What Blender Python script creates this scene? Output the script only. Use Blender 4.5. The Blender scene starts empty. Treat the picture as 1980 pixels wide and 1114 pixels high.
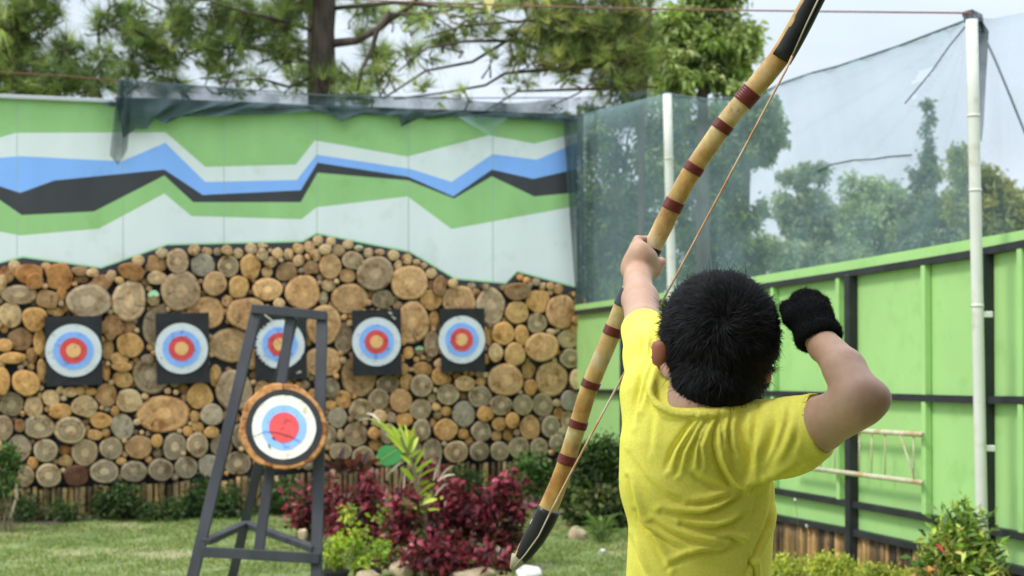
import bpy, math, random
import numpy as np
from mathutils import Vector
random.seed(7); RNG = np.random.default_rng(7)
SC = bpy.context.scene
COL = SC.collection

# ------------------------------------------------------------------ camera
FPX, CXP, CYP = 2750.0, 990.0, 557.0
CAM = np.array([0.0, 0.0, 1.76]); PITCH = (600 - 557) / 2750.0
cam_d = bpy.data.cameras.new('camera'); cam = bpy.data.objects.new('camera', cam_d); COL.objects.link(cam)
cam.location = CAM; cam.rotation_euler = (math.pi / 2 + PITCH, 0, 0)
cam_d.sensor_width = 36; cam_d.lens = 50.0
cam_d.clip_end = 3000; cam_d.clip_start = 0.05
cam_d.dof.use_dof = True; cam_d.dof.focus_distance = 2.2; cam_d.dof.aperture_fstop = 8.5
SC.camera = cam

# ------------------------------------------------------------------ sky, sun, exposure
SUN_EL, SUN_AZ = math.radians(54), math.radians(-122)      # azimuth measured from +Y towards +X
world = bpy.data.worlds.new("World"); SC.world = world; world.use_nodes = True
wn = world.node_tree.nodes; wl = world.node_tree.links; wn.clear()
wo = wn.new('ShaderNodeOutputWorld')
sky = wn.new('ShaderNodeTexSky'); sky.sky_type = 'NISHITA'; sky.sun_disc = False
sky.sun_elevation = SUN_EL; sky.sun_rotation = SUN_AZ; sky.dust_density = 3.0; sky.air_density = 1.0
bg1 = wn.new('ShaderNodeBackground'); bg1.inputs[1].default_value = 0.11; wl.new(sky.outputs[0], bg1.inputs[0])
# cloud cover is brighter overhead than at the horizon
bg2 = wn.new('ShaderNodeBackground'); bg2.inputs[0].default_value = (0.775, 0.865, 0.98, 1); bg2.inputs[1].default_value = 1.0
tc = wn.new('ShaderNodeTexCoord'); mp = wn.new('ShaderNodeMapping'); mp.inputs['Scale'].default_value = (1, 1, 3.2)
nz = wn.new('ShaderNodeTexNoise'); nz.inputs['Scale'].default_value = 3.2; nz.inputs['Detail'].default_value = 6; nz.inputs['Roughness'].default_value = 0.55
wr = wn.new('ShaderNodeValToRGB'); wr.color_ramp.elements[0].position = 0.30; wr.color_ramp.elements[0].color = (0.70,)*3 + (1,)
wr.color_ramp.elements[1].position = 0.62; wr.color_ramp.elements[1].color = (0.97,)*3 + (1,)
mx = wn.new('ShaderNodeMixShader')
sz = wn.new('ShaderNodeSeparateXYZ'); wl.new(tc.outputs['Generated'], sz.inputs[0])
zr = wn.new('ShaderNodeMapRange'); zr.inputs['From Min'].default_value = 0.18; zr.inputs['From Max'].default_value = 0.9; zr.inputs['To Min'].default_value = 0.90; zr.inputs['To Max'].default_value = 2.2
wl.new(sz.outputs[2], zr.inputs[0]); wl.new(zr.outputs[0], bg2.inputs[1])
wl.new(tc.outputs['Generated'], mp.inputs[0]); wl.new(mp.outputs[0], nz.inputs[0]); wl.new(nz.outputs['Fac'], wr.inputs[0])
wl.new(wr.outputs[0], mx.inputs[0]); wl.new(bg1.outputs[0], mx.inputs[1]); wl.new(bg2.outputs[0], mx.inputs[2]); wl.new(mx.outputs[0], wo.inputs[0])
sl = bpy.data.lights.new('sun', 'SUN'); sl.energy = 2.1; sl.angle = math.radians(12); sl.color = (1, 0.95, 0.88)
sun = bpy.data.objects.new('sun', sl); COL.objects.link(sun)
sd = Vector((math.sin(SUN_AZ) * math.cos(SUN_EL), math.cos(SUN_AZ) * math.cos(SUN_EL), math.sin(SUN_EL)))
sun.rotation_euler = sd.to_track_quat('Z', 'Y').to_euler()
vs = SC.view_settings; vs.view_transform = 'Standard'; vs.look = 'None'; vs.gamma = 1; vs.exposure = 0.36
SC.cycles.max_bounces = 8; SC.cycles.transparent_max_bounces = 24; SC.cycles.use_denoising = True

# ------------------------------------------------------------------ projection helpers (metres in the world)
cp, sp = math.cos(PITCH), math.sin(PITCH)
def ray(px, py):
    a = (px - CXP) / FPX; b = (CYP - py) / FPX
    return np.array([a, cp - b * sp, sp + b * cp])
def P(px, py, Y):
    d = ray(px, py); return CAM + d * (Y / d[1])
def plane_pt(px, py, p0, n):
    d = ray(px, py); return CAM + d * (np.dot(p0 - CAM, n) / np.dot(d, n))
A = P(0, 600, 12.0); B = P(1110, 600, 13.85)
wd = B - A; wd[2] = 0; wd /= np.linalg.norm(wd)
WN = np.array([wd[1], -wd[0], 0.0])                      # towards the camera
def W(px, py, off=0.0): return plane_pt(px, py, A + WN * off, WN)
FA = np.array([0.609, 13.86, 0]); FB = np.array([2.33, 6.47, 0])
fd = (FB - FA) / np.linalg.norm(FB - FA)
FN = np.array([fd[1], -fd[0], 0.0])
if np.dot(FN, np.array([-1, 0, 0])) < 0: FN = -FN         # towards the lawn
def F(px, py, off=0.0): return plane_pt(px, py, FA + FN * off, FN)
def ground_z(y):
    t = np.clip((6.5 - np.asarray(y, float)) / 3.5, 0, 1); return 0.46 * t * t * (3 - 2 * t)
def lerp_line(pts, x):
    xs = [p[0] for p in pts]; ys = [p[1] for p in pts]
    if x <= xs[0]: return ys[0] + (ys[1] - ys[0]) / (xs[1] - xs[0]) * (x - xs[0])
    if x >= xs[-1]: return ys[-1] + (ys[-1] - ys[-2]) / (xs[-1] - xs[-2]) * (x - xs[-1])
    return float(np.interp(x, xs, ys))

# ------------------------------------------------------------------ object helpers
def tag(o, label=None, cat=None, group=None, kind=None):
    if label: o['label'] = label
    if cat: o['category'] = cat
    if group: o['group'] = group
    if kind: o['kind'] = kind
    return o
def empty(name, loc, label, cat, group=None):
    o = bpy.data.objects.new(name, None); COL.objects.link(o); o.location = Vector(loc); o.empty_display_size = 0.1
    return tag(o, label, cat, group)
def link(name, me, parent=None):
    o = bpy.data.objects.new(name, me); COL.objects.link(o)
    if parent is not None:
        o.parent = parent
        base = parent; off = Vector((0, 0, 0))
        while base is not None:
            off += base.location; base = base.parent
        o.location = -off                                # meshes are written in world coordinates
    return o
def npmesh(name, V, Fs, mats, parent=None, attrs=None, mi=None, smooth=False):
    """Fs: array (M,k) or list of faces"""
    me = bpy.data.meshes.new(name)
    V = np.asarray(V, dtype=np.float32).reshape(-1, 3)
    if isinstance(Fs, np.ndarray):
        k = Fs.shape[1]; tot = np.full(len(Fs), k, np.int32); flat = Fs.astype(np.int32).ravel()
    else:
        tot = np.array([len(f) for f in Fs], np.int32); flat = np.array([i for f in Fs for i in f], np.int32)
    me.vertices.add(len(V)); me.vertices.foreach_set('co', V.ravel())
    me.loops.add(len(flat)); me.loops.foreach_set('vertex_index', flat)
    me.polygons.add(len(tot)); me.polygons.foreach_set('loop_start', np.concatenate([[0], np.cumsum(tot)[:-1]]).astype(np.int32))
    me.polygons.foreach_set('loop_total', tot)
    if mi is not None: me.polygons.foreach_set('material_index', np.asarray(mi, np.int32))
    me.polygons.foreach_set('use_smooth', np.full(len(tot), smooth, bool))
    for k_, a in (attrs or {}).items():
        at = me.color_attributes.new(k_, 'FLOAT_COLOR', 'POINT')
        a = np.asarray(a, np.float32)
        if a.shape[1] == 3: a = np.concatenate([a, np.ones((len(a), 1), np.float32)], 1)
        at.data.foreach_set('color', a.ravel())
    for m in (mats if isinstance(mats, (list, tuple)) else [mats]): me.materials.append(m)
    me.update(calc_edges=True); me.validate()
    return link(name, me, parent)
class MB:
    def __init__(s): s.v = []; s.f = []; s.mi = []; s.t = []; s.l = []; s.n = 0
    def add(s, V, Fs, mi=0, tint=(1, 1, 1), loc=None):
        V = np.asarray(V, float).reshape(-1, 3); s.v.append(V)
        for f in Fs: s.f.append(tuple(int(i) + s.n for i in f))
        s.mi += ([mi] * len(Fs) if np.isscalar(mi) else list(mi)); s.n += len(V)
        t = np.asarray(tint, float)
        s.t.append(np.tile(t, (len(V), 1)) if t.ndim == 1 else t)
        s.l.append(np.zeros((len(V), 3)) if loc is None else np.asarray(loc, float))
        return s
    def box(s, c, h, R=None, mi=0, tint=(1, 1, 1), bev=0.0):
        """centre, half sizes, rotation rows; chamfered along all edges when bev>0"""
        h = np.asarray(h, float); b = min(bev, h.min() * 0.45) if bev > 0 else 0
        c = np.asarray(c, float); R = np.eye(3) if R is None else np.asarray(R, float)
        if b <= 0:
            V = np.array([[x, y, z] for x in (-1, 1) for y in (-1, 1) for z in (-1, 1)]) * h
            Fs = [(0, 1, 3, 2), (4, 6, 7, 5), (0, 4, 5, 1), (2, 3, 7, 6), (0, 2, 6, 4), (1, 5, 7, 3)]
            return s.add(V @ R + c, Fs, mi, tint)
        V = []; idx = {}
        for sx in (-1, 1):
            for sy in (-1, 1):
                for sz in (-1, 1):
                    S = np.array([sx, sy, sz])
                    for ax in range(3):
                        q = S * (h - b); q[ax] = S[ax] * h[ax]; idx[(sx, sy, sz, ax)] = len(V); V.append(q)
        Fs = []
        for ax in range(3):
            o1, o2 = [a for a in range(3) if a != ax]
            for sg in (-1, 1):
                f = []
                for a1, a2 in ((-1, -1), (1, -1), (1, 1), (-1, 1)):
                    k = [0, 0, 0]; k[ax] = sg; k[o1] = a1; k[o2] = a2; f.append(idx[(*k, ax)])
                Fs.append(f)
        for ax in range(3):
            o1, o2 = [a for a in range(3) if a != ax]
            for a1 in (-1, 1):
                for a2 in (-1, 1):
                    k0 = [0, 0, 0]; k0[ax] = -1; k0[o1] = a1; k0[o2] = a2; k1 = list(k0); k1[ax] = 1
                    Fs.append((idx[(*k0, o1)], idx[(*k1, o1)], idx[(*k1, o2)], idx[(*k0, o2)]))
        for sx in (-1, 1):
            for sy in (-1, 1):
                for sz in (-1, 1): Fs.append(tuple(idx[(sx, sy, sz, a)] for a in range(3)))
        V = np.array(V) @ R + c
        out = []
        for f in Fs:                                      # make every face look outwards
            q = V[list(f)]; n = np.cross(q[1] - q[0], q[2] - q[0])
            out.append(f if np.dot(n, q.mean(0) - c) > 0 else tuple(reversed(f)))
        return s.add(V, out, mi, tint)
    def bar(s, a, b, w, d, up=(0, 0, 1), mi=0, tint=(1, 1, 1), bev=0.003):
        a = np.asarray(a, float); b = np.asarray(b, float); z = b - a; L = np.linalg.norm(z); z /= L
        x = np.cross(np.asarray(up, float), z); x /= np.linalg.norm(x); y = np.cross(z, x)
        return s.box((a + b) / 2, (w / 2, d / 2, L / 2), np.array([x, y, z]), mi, tint, bev)
    def tube(s, pts, rad, seg=10, mi=0, tint=(1, 1, 1), capped=True, sq=1.0, wob=0.0, ref=None):
        pts = np.asarray(pts, float); n = len(pts); rad = np.full(n, rad, float) if np.isscalar(rad) else np.asarray(rad, float)
        T = np.gradient(pts, axis=0); T /= np.linalg.norm(T, axis=1)[:, None] + 1e-12
        r0 = np.array([0, 0, 1.0]) if ref is None else np.asarray(ref, float)
        if ref is None and abs(T[0] @ r0) > 0.9: r0 = np.array([0, 1.0, 0])
        V = []
        ang = np.linspace(0, 2 * math.pi, seg, endpoint=False)
        for i in range(n):
            x = np.cross(r0, T[i]); x /= np.linalg.norm(x) + 1e-12; y = np.cross(T[i], x)
            rr = rad[i] * (1 + wob * (np.random.RandomState(i + 3).rand(seg) - .5)) if wob else rad[i]
            V.append(pts[i] + (np.cos(ang) * rr)[:, None] * x + (np.sin(ang) * rr * sq)[:, None] * y)
            if ref is None: r0 = y if abs(y @ T[i]) < .9 else r0
        V = np.concatenate(V); Fs = []
        for i in range(n - 1):
            for j in range(seg):
                k = (j + 1) % seg; Fs.append((i * seg + j, i * seg + k, (i + 1) * seg + k, (i + 1) * seg + j))
        if capped: Fs.append(tuple(range(seg - 1, -1, -1))); Fs.append(tuple((n - 1) * seg + j for j in range(seg)))
        loc = np.zeros((len(V), 3)); loc[:, 0] = np.repeat(np.linspace(0, 1, n), seg); loc[:, 1] = np.tile(ang, n)
        return s.add(V, Fs, mi, tint, loc)
    def build(s, name, mats, parent=None, smooth=False):
        return npmesh(name, np.concatenate(s.v), s.f, mats, parent, {'Tint': np.concatenate(s.t), 'Loc': np.concatenate(s.l)}, s.mi, smooth)
def single(o, label, cat, group=None, kind=None): return tag(o, label, cat, group, kind)

# ------------------------------------------------------------------ materials
def NT(name):
    m = bpy.data.materials.new(name); m.use_nodes = True; nt = m.node_tree
    return m, nt, nt.nodes['Principled BSDF'], nt.nodes['Material Output']
def mul(nt, a, b):
    n = nt.nodes.new('ShaderNodeMix'); n.data_type = 'RGBA'; n.blend_type = 'MULTIPLY'; n.inputs[0].default_value = 1
    for s, x in ((6, a), (7, b)):
        if isinstance(x, tuple): n.inputs[s].default_value = (*x[:3], 1)
        else: nt.links.new(x, n.inputs[s])
    return n.outputs[2]
def ramp(nt, fac, stops):
    r = nt.nodes.new('ShaderNodeValToRGB'); e = r.color_ramp.elements
    while len(e) < len(stops): e.new(0.5)
    for el, (p, c) in zip(e, stops):
        el.position = p; el.color = (c, c, c, 1) if np.isscalar(c) else (*c, 1)
    nt.links.new(fac, r.inputs[0]); return r.outputs[0]
def noise(nt, scale, detail=4, rough=0.55, stretch=None, coord='Object'):
    t = nt.nodes.new('ShaderNodeTexCoord'); out = t.outputs[coord]
    if stretch:
        m = nt.nodes.new('ShaderNodeMapping'); m.inputs['Scale'].default_value = stretch; nt.links.new(out, m.inputs[0]); out = m.outputs[0]
    n = nt.nodes.new('ShaderNodeTexNoise'); n.inputs['Scale'].default_value = scale; n.inputs['Detail'].default_value = detail
    n.inputs['Roughness'].default_value = rough; nt.links.new(out, n.inputs[0]); return n.outputs['Fac']
def attr(nt, name):
    a = nt.nodes.new('ShaderNodeAttribute'); a.attribute_name = name; return a
def math_(nt, op, a, b=None):
    n = nt.nodes.new('ShaderNodeMath'); n.operation = op
    for i, x in enumerate((a, b)):
        if x is None: continue
        if np.isscalar(x): n.inputs[i].default_value = x
        else: nt.links.new(x, n.inputs[i])
    return n.outputs[0]
def bump(nt, bsdf, h, strength=0.3, dist=0.01):
    b = nt.nodes.new('ShaderNodeBump'); b.inputs['Strength'].default_value = strength; b.inputs['Distance'].default_value = dist
    nt.links.new(h, b.inputs['Height']); nt.links.new(b.outputs[0], bsdf.inputs['Normal'])
def M(name, col, rough=0.7, ns=None, var=0.15, stretch=None, tint=True, bs=None, bd=0.004, spec=0.4, sss=0, sheen=0, dirt=None, detail=4, two=None):
    m, nt, b, o = NT(name)
    c = None
    if ns:
        f = noise(nt, ns, detail, stretch=stretch)
        if two: c = ramp(nt, f, [(0.35, col), (0.65, two)])
        else: c = mul(nt, tuple(col), ramp(nt, f, [(0.3, 1 - var), (0.7, 1 + var)]))
    if dirt:
        f2 = noise(nt, dirt[0], 6, 0.7)
        d = ramp(nt, f2, [(dirt[1], dirt[2] if len(dirt) > 2 else (0.45, 0.4, 0.35)), (dirt[1] + 0.12, 1.0)])
        c = mul(nt, c if c is not None else tuple(col), d)
    if tint: c = mul(nt, c if c is not None else tuple(col), attr(nt, 'Tint').outputs['Color'])
    if c is None: b.inputs['Base Color'].default_value = (*col, 1)
    else: nt.links.new(c, b.inputs['Base Color'])
    b.inputs['Roughness'].default_value = rough; b.inputs['Specular IOR Level'].default_value = spec
    if sss:
        b.inputs['Subsurface Weight'].default_value = sss; b.inputs['Subsurface Radius'].default_value = (1, .35, .2); b.inputs['Subsurface Scale'].default_value = 0.012
    if sheen: b.inputs['Sheen Weight'].default_value = sheen; b.inputs['Sheen Roughness'].default_value = 0.5
    if bs: bump(nt, b, noise(nt, bs, 5, stretch=stretch), 0.5, bd)
    return m
def M_leaf(name, rough=0.5, trans=0.35, ns=None):
    m, nt, b, o = NT(name); c = attr(nt, 'Tint').outputs['Color']
    nt.links.new(c, b.inputs['Base Color']); b.inputs['Roughness'].default_value = rough; b.inputs['Specular IOR Level'].default_value = 0.3
    t = nt.nodes.new('ShaderNodeBsdfTranslucent'); nt.links.new(mul(nt, c, (1.3, 1.4, 0.7)), t.inputs[0])
    x = nt.nodes.new('ShaderNodeMixShader'); x.inputs[0].default_value = trans
    nt.links.new(b.outputs[0], x.inputs[1]); nt.links.new(t.outputs[0], x.inputs[2]); nt.links.new(x.outputs[0], o.inputs[0])
    return m
def M_net(name, col, a0, a1, fold=9.0, st=(1, 1, .8)):
    """fine woven mesh: part of the light passes the holes; doubled folds close up. Loc.x = density."""
    m, nt, b, o = NT(name); b.inputs['Base Color'].default_value = (*col, 1); b.inputs['Roughness'].default_value = 0.8; b.inputs['Specular IOR Level'].default_value = 0.1
    tr = nt.nodes.new('ShaderNodeBsdfTransparent')
    n1 = noise(nt, fold, 4, 0.6, stretch=st); n2 = noise(nt, 60, 2, 0.6)
    f = math_(nt, 'ADD', math_(nt, 'MULTIPLY', ramp(nt, n1, [(0.35, a0), (0.75, a1)]), 0.85), math_(nt, 'MULTIPLY', n2, 0.12))
    sepl = nt.nodes.new('ShaderNodeSeparateColor'); nt.links.new(attr(nt, 'Loc').outputs['Color'], sepl.inputs[0])
    f = math_(nt, 'ADD', f, sepl.outputs[0]); cl = nt.nodes.new('ShaderNodeClamp'); nt.links.new(f, cl.inputs[0])
    x = nt.nodes.new('ShaderNodeMixShader'); nt.links.new(cl.outputs[0], x.inputs[0]); nt.links.new(tr.outputs[0], x.inputs[1]); nt.links.new(b.outputs[0], x.inputs[2])
    nt.links.new(x.outputs[0], o.inputs[0]); return m
def M_log():
    m, nt, b, o = NT('log_end_grain'); L = attr(nt, 'Loc'); s = nt.nodes.new('ShaderNodeSeparateColor'); nt.links.new(L.outputs['Color'], s.inputs[0])
    x = math_(nt, 'SUBTRACT', s.outputs[0], 0.5); y = math_(nt, 'SUBTRACT', s.outputs[1], 0.5)
    r = math_(nt, 'MULTIPLY', math_(nt, 'SQRT', math_(nt, 'ADD', math_(nt, 'MULTIPLY', x, x), math_(nt, 'MULTIPLY', y, y))), 2.0)
    n1 = noise(nt, 7, 4, 0.6); rr = math_(nt, 'ADD', r, math_(nt, 'MULTIPLY', math_(nt, 'SUBTRACT', n1, 0.5), 0.46))
    prof = ramp(nt, rr, [(0.0, 1.25), (0.26, 1.22), (0.38, 0.54), (0.55, 0.80), (0.72, 0.56), (0.86, 1.18), (0.95, 1.0), (1.0, 0.5)])
    pm = nt.nodes.new('ShaderNodeMix'); pm.data_type = 'RGBA'; nt.links.new(s.outputs[2], pm.inputs[0]); pm.inputs[6].default_value = (1, 1, 1, 1); nt.links.new(prof, pm.inputs[7]); prof = pm.outputs[2]
    fine = ramp(nt, math_(nt, 'SINE', math_(nt, 'MULTIPLY', rr, 46.0)), [(0.0, 0.93), (1.0, 1.05)])
    bl = ramp(nt, noise(nt, 10.0, 6, 0.65), [(0.33, (0.50, 0.36, 0.25)), (0.46, (0.95, 0.9, 0.84)), (0.56, (1, 1, 1)), (0.74, (1.2, 1.13, 1.0))])
    gr = ramp(nt, noise(nt, 34, 4, 0.7), [(0.3, 0.72), (0.62, 1.1)])
    sp_ = ramp(nt, noise(nt, 17, 5, 0.7), [(0.30, (0.22, 0.18, 0.15)), (0.38, (1, 1, 1))])
    c = mul(nt, mul(nt, mul(nt, mul(nt, mul(nt, attr(nt, 'Tint').outputs['Color'], prof), fine), bl), gr), sp_)
    nt.links.new(c, b.inputs['Base Color']); b.inputs['Roughness'].default_value = 0.85; b.inputs['Specular IOR Level'].default_value = 0.2
    bump(nt, b, gr, 0.4, 0.004); return m
mt = {}
mt['log'] = M_log()
mt['bark'] = M('bark', (0.10, 0.075, 0.055), 0.95, 20, 0.4, bs=30, bd=0.01)
mt['crack'] = M('crack', (0.03, 0.022, 0.018), 0.95)
G_ = (0.31, 0.56, 0.215); WH = (0.74, 0.79, 0.775); BL = (0.245, 0.47, 0.95); BK = (0.045, 0.046, 0.051)
for nm, c, v in (('green', G_, .07), ('white', WH, .035), ('blue', BL, .05), ('black', BK, .18), ('lime', (0.45, 0.75, 0.42), .05), ('seam', (0.33, 0.42, 0.34), .1)):
    mt['mural_' + nm] = M('mural_' + nm, c, 0.62, 3.5, v, stretch=(1, 1, 0.35), tint=False, bs=14, bd=0.002, dirt=(3.2, 0.33, (0.90, 0.91, 0.87)))
mt['base_board'] = M('dark_board', (0.035, 0.037, 0.043), 0.8, 6, 0.3, tint=False)
mt['white_trim'] = M('white_trim', (0.5, 0.52, 0.54), 0.5, tint=False)
mt['bamboo_cane'] = M('bamboo_cane', (0.42, 0.30, 0.15), 0.6, 5, 0.35, stretch=(8, 8, 1), bs=30, bd=0.003, dirt=(7, 0.34, (0.35, 0.32, 0.28)))
mt['fence_green'] = M('fence_green', (0.355, 0.60, 0.215), 0.5, 2.2, 0.045, tint=True, bs=8, bd=0.002, dirt=(4.5, 0.35, (0.88, 0.91, 0.84)))
mt['fence_black'] = M('fence_black', (0.022, 0.024, 0.028), 0.5, 9, 0.35, bs=18, bd=0.003)
mt['pvc'] = M('pvc', (0.62, 0.63, 0.56), 0.4, 5, 0.05, dirt=(9, 0.33, (0.8, 0.78, 0.68)))
mt['rust_white'] = M('rust_white', (0.50, 0.48, 0.33), 0.6, 12, 0.15, dirt=(10, 0.38, (0.85, 0.62, 0.42)))
mt['easel'] = M('easel', (0.040, 0.042, 0.049), 0.6, 9, 0.3, stretch=(1, 1, 0.2), bs=20, bd=0.002)
mt['pb'] = M('paint_black', (0.018, 0.018, 0.02), 0.7, 9, 0.35, tint=False, dirt=(22, 0.3, (2.6, 2.2, 1.7)))
mt['pw'] = M('paint_white', (0.66, 0.70, 0.72), 0.6, 12, 0.05, tint=False, dirt=(26, 0.3, (0.55, 0.52, 0.5)))
mt['pwc'] = M('paint_cream', (0.72, 0.71, 0.63), 0.6, 12, 0.06, tint=False, dirt=(14, 0.33, (0.7, 0.62, 0.45)))
mt['pl'] = M('paint_blue', (0.25, 0.45, 0.90), 0.6, 12, 0.08, tint=False, dirt=(22, 0.3, (0.4, 0.38, 0.5)))
mt['pr'] = M('paint_red', (0.68, 0.075, 0.075), 0.6, 12, 0.1, tint=False, dirt=(24, 0.29, (0.45, 0.3, 0.3)))
mt['pg'] = M('paint_gold', (0.80, 0.47, 0.19), 0.6, 12, 0.06, tint=False)
mt['wood_ring'] = M('wood_rim', (0.47, 0.22, 0.065), 0.7, 9, 0.25, tint=False, bs=24, bd=0.005, dirt=(16, 0.4, (0.4, 0.26, 0.18)))
mt['metal'] = M('metal_screw', (0.55, 0.52, 0.42), 0.35, tint=False)
mt['leaf'] = M_leaf('leaf'); mt['needle'] = M_leaf('needle', 0.6, 0.3); mt['waxleaf'] = M_leaf('waxleaf', 0.32, 0.2)
mt['pine_bark'] = M('pine_bark', (0.075, 0.056, 0.043), 0.95, 9, 0.5, stretch=(1, 1, 0.3), bs=11, bd=0.03)
mt['stem'] = M('stem', (0.16, 0.13, 0.07), 0.8, 12, 0.3)
mt['dry'] = M('dry_leaf', (0.55, 0.46, 0.33), 0.8, 12, 0.2)
mt['rock'] = M('rock', (0.42, 0.33, 0.21), 0.9, 9, 0.3, bs=14, bd=0.02)
mt['pale_rock'] = M('pale_rock', (0.62, 0.61, 0.58), 0.8, 9, 0.12, bs=16, bd=0.01)
mt['pot'] = M('pot_plastic', (0.02, 0.02, 0.022), 0.45, tint=False)
mt['wire'] = M('rusty_wire', (0.20, 0.08, 0.05), 0.7, tint=False)
mt['rope'] = M('dark_rope', (0.10, 0.13, 0.14), 0.8, tint=False)

# ------------------------------------------------------------------ ground
mg, nt, b, o = NT('lawn_ground')
c1 = ramp(nt, noise(nt, 1.1, 6, 0.65), [(0.36, (0.11, 0.16, 0.045)), (0.52, (0.20, 0.25, 0.08)), (0.66, (0.35, 0.31, 0.17))])
c2 = ramp(nt, noise(nt, 28, 5, 0.7), [(0.3, 0.62), (0.7, 1.28)])
nt.links.new(mul(nt, c1, c2), b.inputs['Base Color']); b.inputs['Roughness'].default_value = 0.95; bump(nt, b, noise(nt, 60, 4), 0.6, 0.02)
ys = np.array([-40, -10, 0, 1, 2, 2.5, 3, 3.5, 4, 4.5, 5, 5.5, 6, 6.5, 8, 9, 10, 11, 12, 13, 14, 16, 20, 30, 60, 120, 400, 1500.])
xs = np.array([-1500, -300, -60, -20, -8, -5, -3, -1, 0, 1, 2, 3, 5, 8, 20, 60, 300, 1500.])
V = np.array([[x, y, float(ground_z(y))] for y in ys for x in xs]); nx = len(xs)
Fq = np.array([(j * nx + i, j * nx + i + 1, (j + 1) * nx + i + 1, (j + 1) * nx + i) for j in range(len(ys) - 1) for i in range(nx - 1)])
tag(npmesh('ground', V, Fq, mg, smooth=True), kind='structure')
# bare soil strip along the foot of the walls
ms, nt, b, o = NT('soil')
c1 = ramp(nt, noise(nt, 6, 6, 0.7), [(0.3, (0.05, 0.036, 0.024)), (0.6, (0.13, 0.10, 0.065)), (0.8, (0.2, 0.17, 0.11))])
nt.links.new(c1, b.inputs['Base Color']); b.inputs['Roughness'].default_value = 1; bump(nt, b, noise(nt, 22, 5), 0.8, 0.04)
sv = []; sf = []
n_ = 60
for i in range(n_ + 1):
    t = i / n_; px = -160 + t * 1320; a = W(px, 900, 0.0); a[2] = 0.004
    w_ = 0.42 + 0.10 * math.sin(i * 1.7) + 0.07 * math.sin(i * 0.61 + 1)
    if px > 520: w_ += min(1.0, (px - 520) / 120) * 1.15
    if px > 1010: w_ -= min(1.0, (px - 1010) / 60) * 0.75
    sv += [a, a + WN * w_ + np.array([0, 0, 0.0])]
    if i: sf.append((2 * i - 2, 2 * i, 2 * i + 1, 2 * i - 1))
tag(npmesh('soil_bed_ground', sv, sf, ms), kind='structure')

# unseen roof and walls, added to shade the child's back from behind and right
mb = MB()
for c_, h_ in (((1.2, -1.15, 3.05), (2.2, 2.55, .05)), ((1.2, -3.65, 1.8), (2.2, .05, 1.35)), ((3.35, -1.15, 1.8), (.05, 2.45, 1.35)), ((3.3, 1.35, 1.75), (.05, .05, 1.25))): mb.box(c_, h_, bev=.01)
tag(mb.build('shade_blocker', M('shade_blocker_wood', (0.16, 0.11, 0.07), .8, 4, .2)), kind='structure')
# ------------------------------------------------------------------ the painted wall
T_ = [(-200, 183), (0, 190), (230, 200), (1092, 232), (1116, 233)]
B1 = [(-200, 300), (0, 266), (31, 257), (320, 256), (397, 323), (572, 318.5), (609, 271.5), (788, 303), (946, 261.5), (1033, 278), (1099, 261.5), (1120, 257)]
B2 = [(-200, 310), (0, 305), (40, 302), (235, 312), (320, 276), (397, 352), (574, 348), (612, 299), (795, 327), (873, 352), (952, 298), (1038, 309), (1107, 279), (1120, 275)]
B3 = [(-200, 310), (0, 360.5), (39, 373), (105, 349), (318, 328), (392, 377), (581.5, 368), (614, 314.5), (790, 342), (876.5, 380), (951, 328), (1031, 346), (1109, 328.5), (1120, 326)]
B4 = [(-200, 330), (0, 387), (42, 416), (182, 409), (318, 339.5), (373.5, 391), (581.5, 391), (614, 334), (790, 349), (878, 384), (951, 341), (1033, 380), (1108, 373), (1120, 372)]
B5 = [(-200, 420), (0, 448), (39, 455.5), (191, 442.5), (318, 374.5), (370, 418), (583, 424), (612, 401), (788, 380), (873, 443), (1108, 400), (1120, 398)]
B6 = [(-200, 560), (0, 509), (44, 498), (195, 519), (324, 474), (585, 468), (612, 452.5), (792, 488), (880, 540), (978, 549), (1000, 526), (1116, 557), (1120, 558)]
LB = [(-200, 950), (0, 943), (380, 928), (620, 907), (870, 893), (1120, 880)]
def off_line(L, d): return [(x, y + d) for x, y in L]
lines = [T_, B1, B2, B3, B4, B5, off_line(B6, -3.5), B6, LB]
mats_ = ['green', 'white', 'blue', 'black', 'green', 'white', 'lime', 'black']
seams = [-170, 33, 238, 433, 613, 790, 953]
wall = empty('painted_wall', W(500, 1000, 0) * np.array([1, 1, 0]), 'long wall painted with green, white, blue and black zigzag bands above cut log ends', 'wall')
xb = sorted(set([p[0] for L in lines for p in L] + [s_ + d for s_ in seams for d in (-0.7, 0.7)] + list(range(-200, 1121, 40))))
xb = [x for x in xb if -200 <= x <= 1116]
mb = MB(); mm = [mt['mural_' + n] for n in ('green', 'white', 'blue', 'black', 'lime', 'seam')]; midx = {'green': 0, 'white': 1, 'blue': 2, 'black': 3, 'lime': 4, 'seam': 5}
for x0, x1 in zip(xb[:-1], xb[1:]):
    isseam = any(abs((x0 + x1) / 2 - s_) < 0.6 for s_ in seams)
    for k in range(8):
        a0, a1 = lerp_line(lines[k], x0), lerp_line(lines[k], x1); c0, c1_ = lerp_line(lines[k + 1], x0), lerp_line(lines[k + 1], x1)
        mi = midx[mats_[k]]
        if isseam and mats_[k] != 'black': mi = 5
        mb.add([W(x0, c0), W(x1, c1_), W(x1, a1), W(x0, a0)], [(0, 1, 2, 3)], mi)
mb.build('mural_panel', mm, wall)
mb = MB()                                               # the wall's own thickness behind the painted boards
q = [W(-200, 183, -0.01), W(1116, 233, -0.01), W(1116, 1000, -0.01), W(-200, 1000, -0.01)]
for i in (2, 3): q[i][2] = 0
q2 = [p - WN * 0.12 for p in q]
mb.add(q + q2, [(0, 3, 2, 1), (4, 5, 6, 7), (0, 1, 5, 4), (1, 2, 6, 5), (2, 3, 7, 6), (3, 0, 4, 7)])
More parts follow.
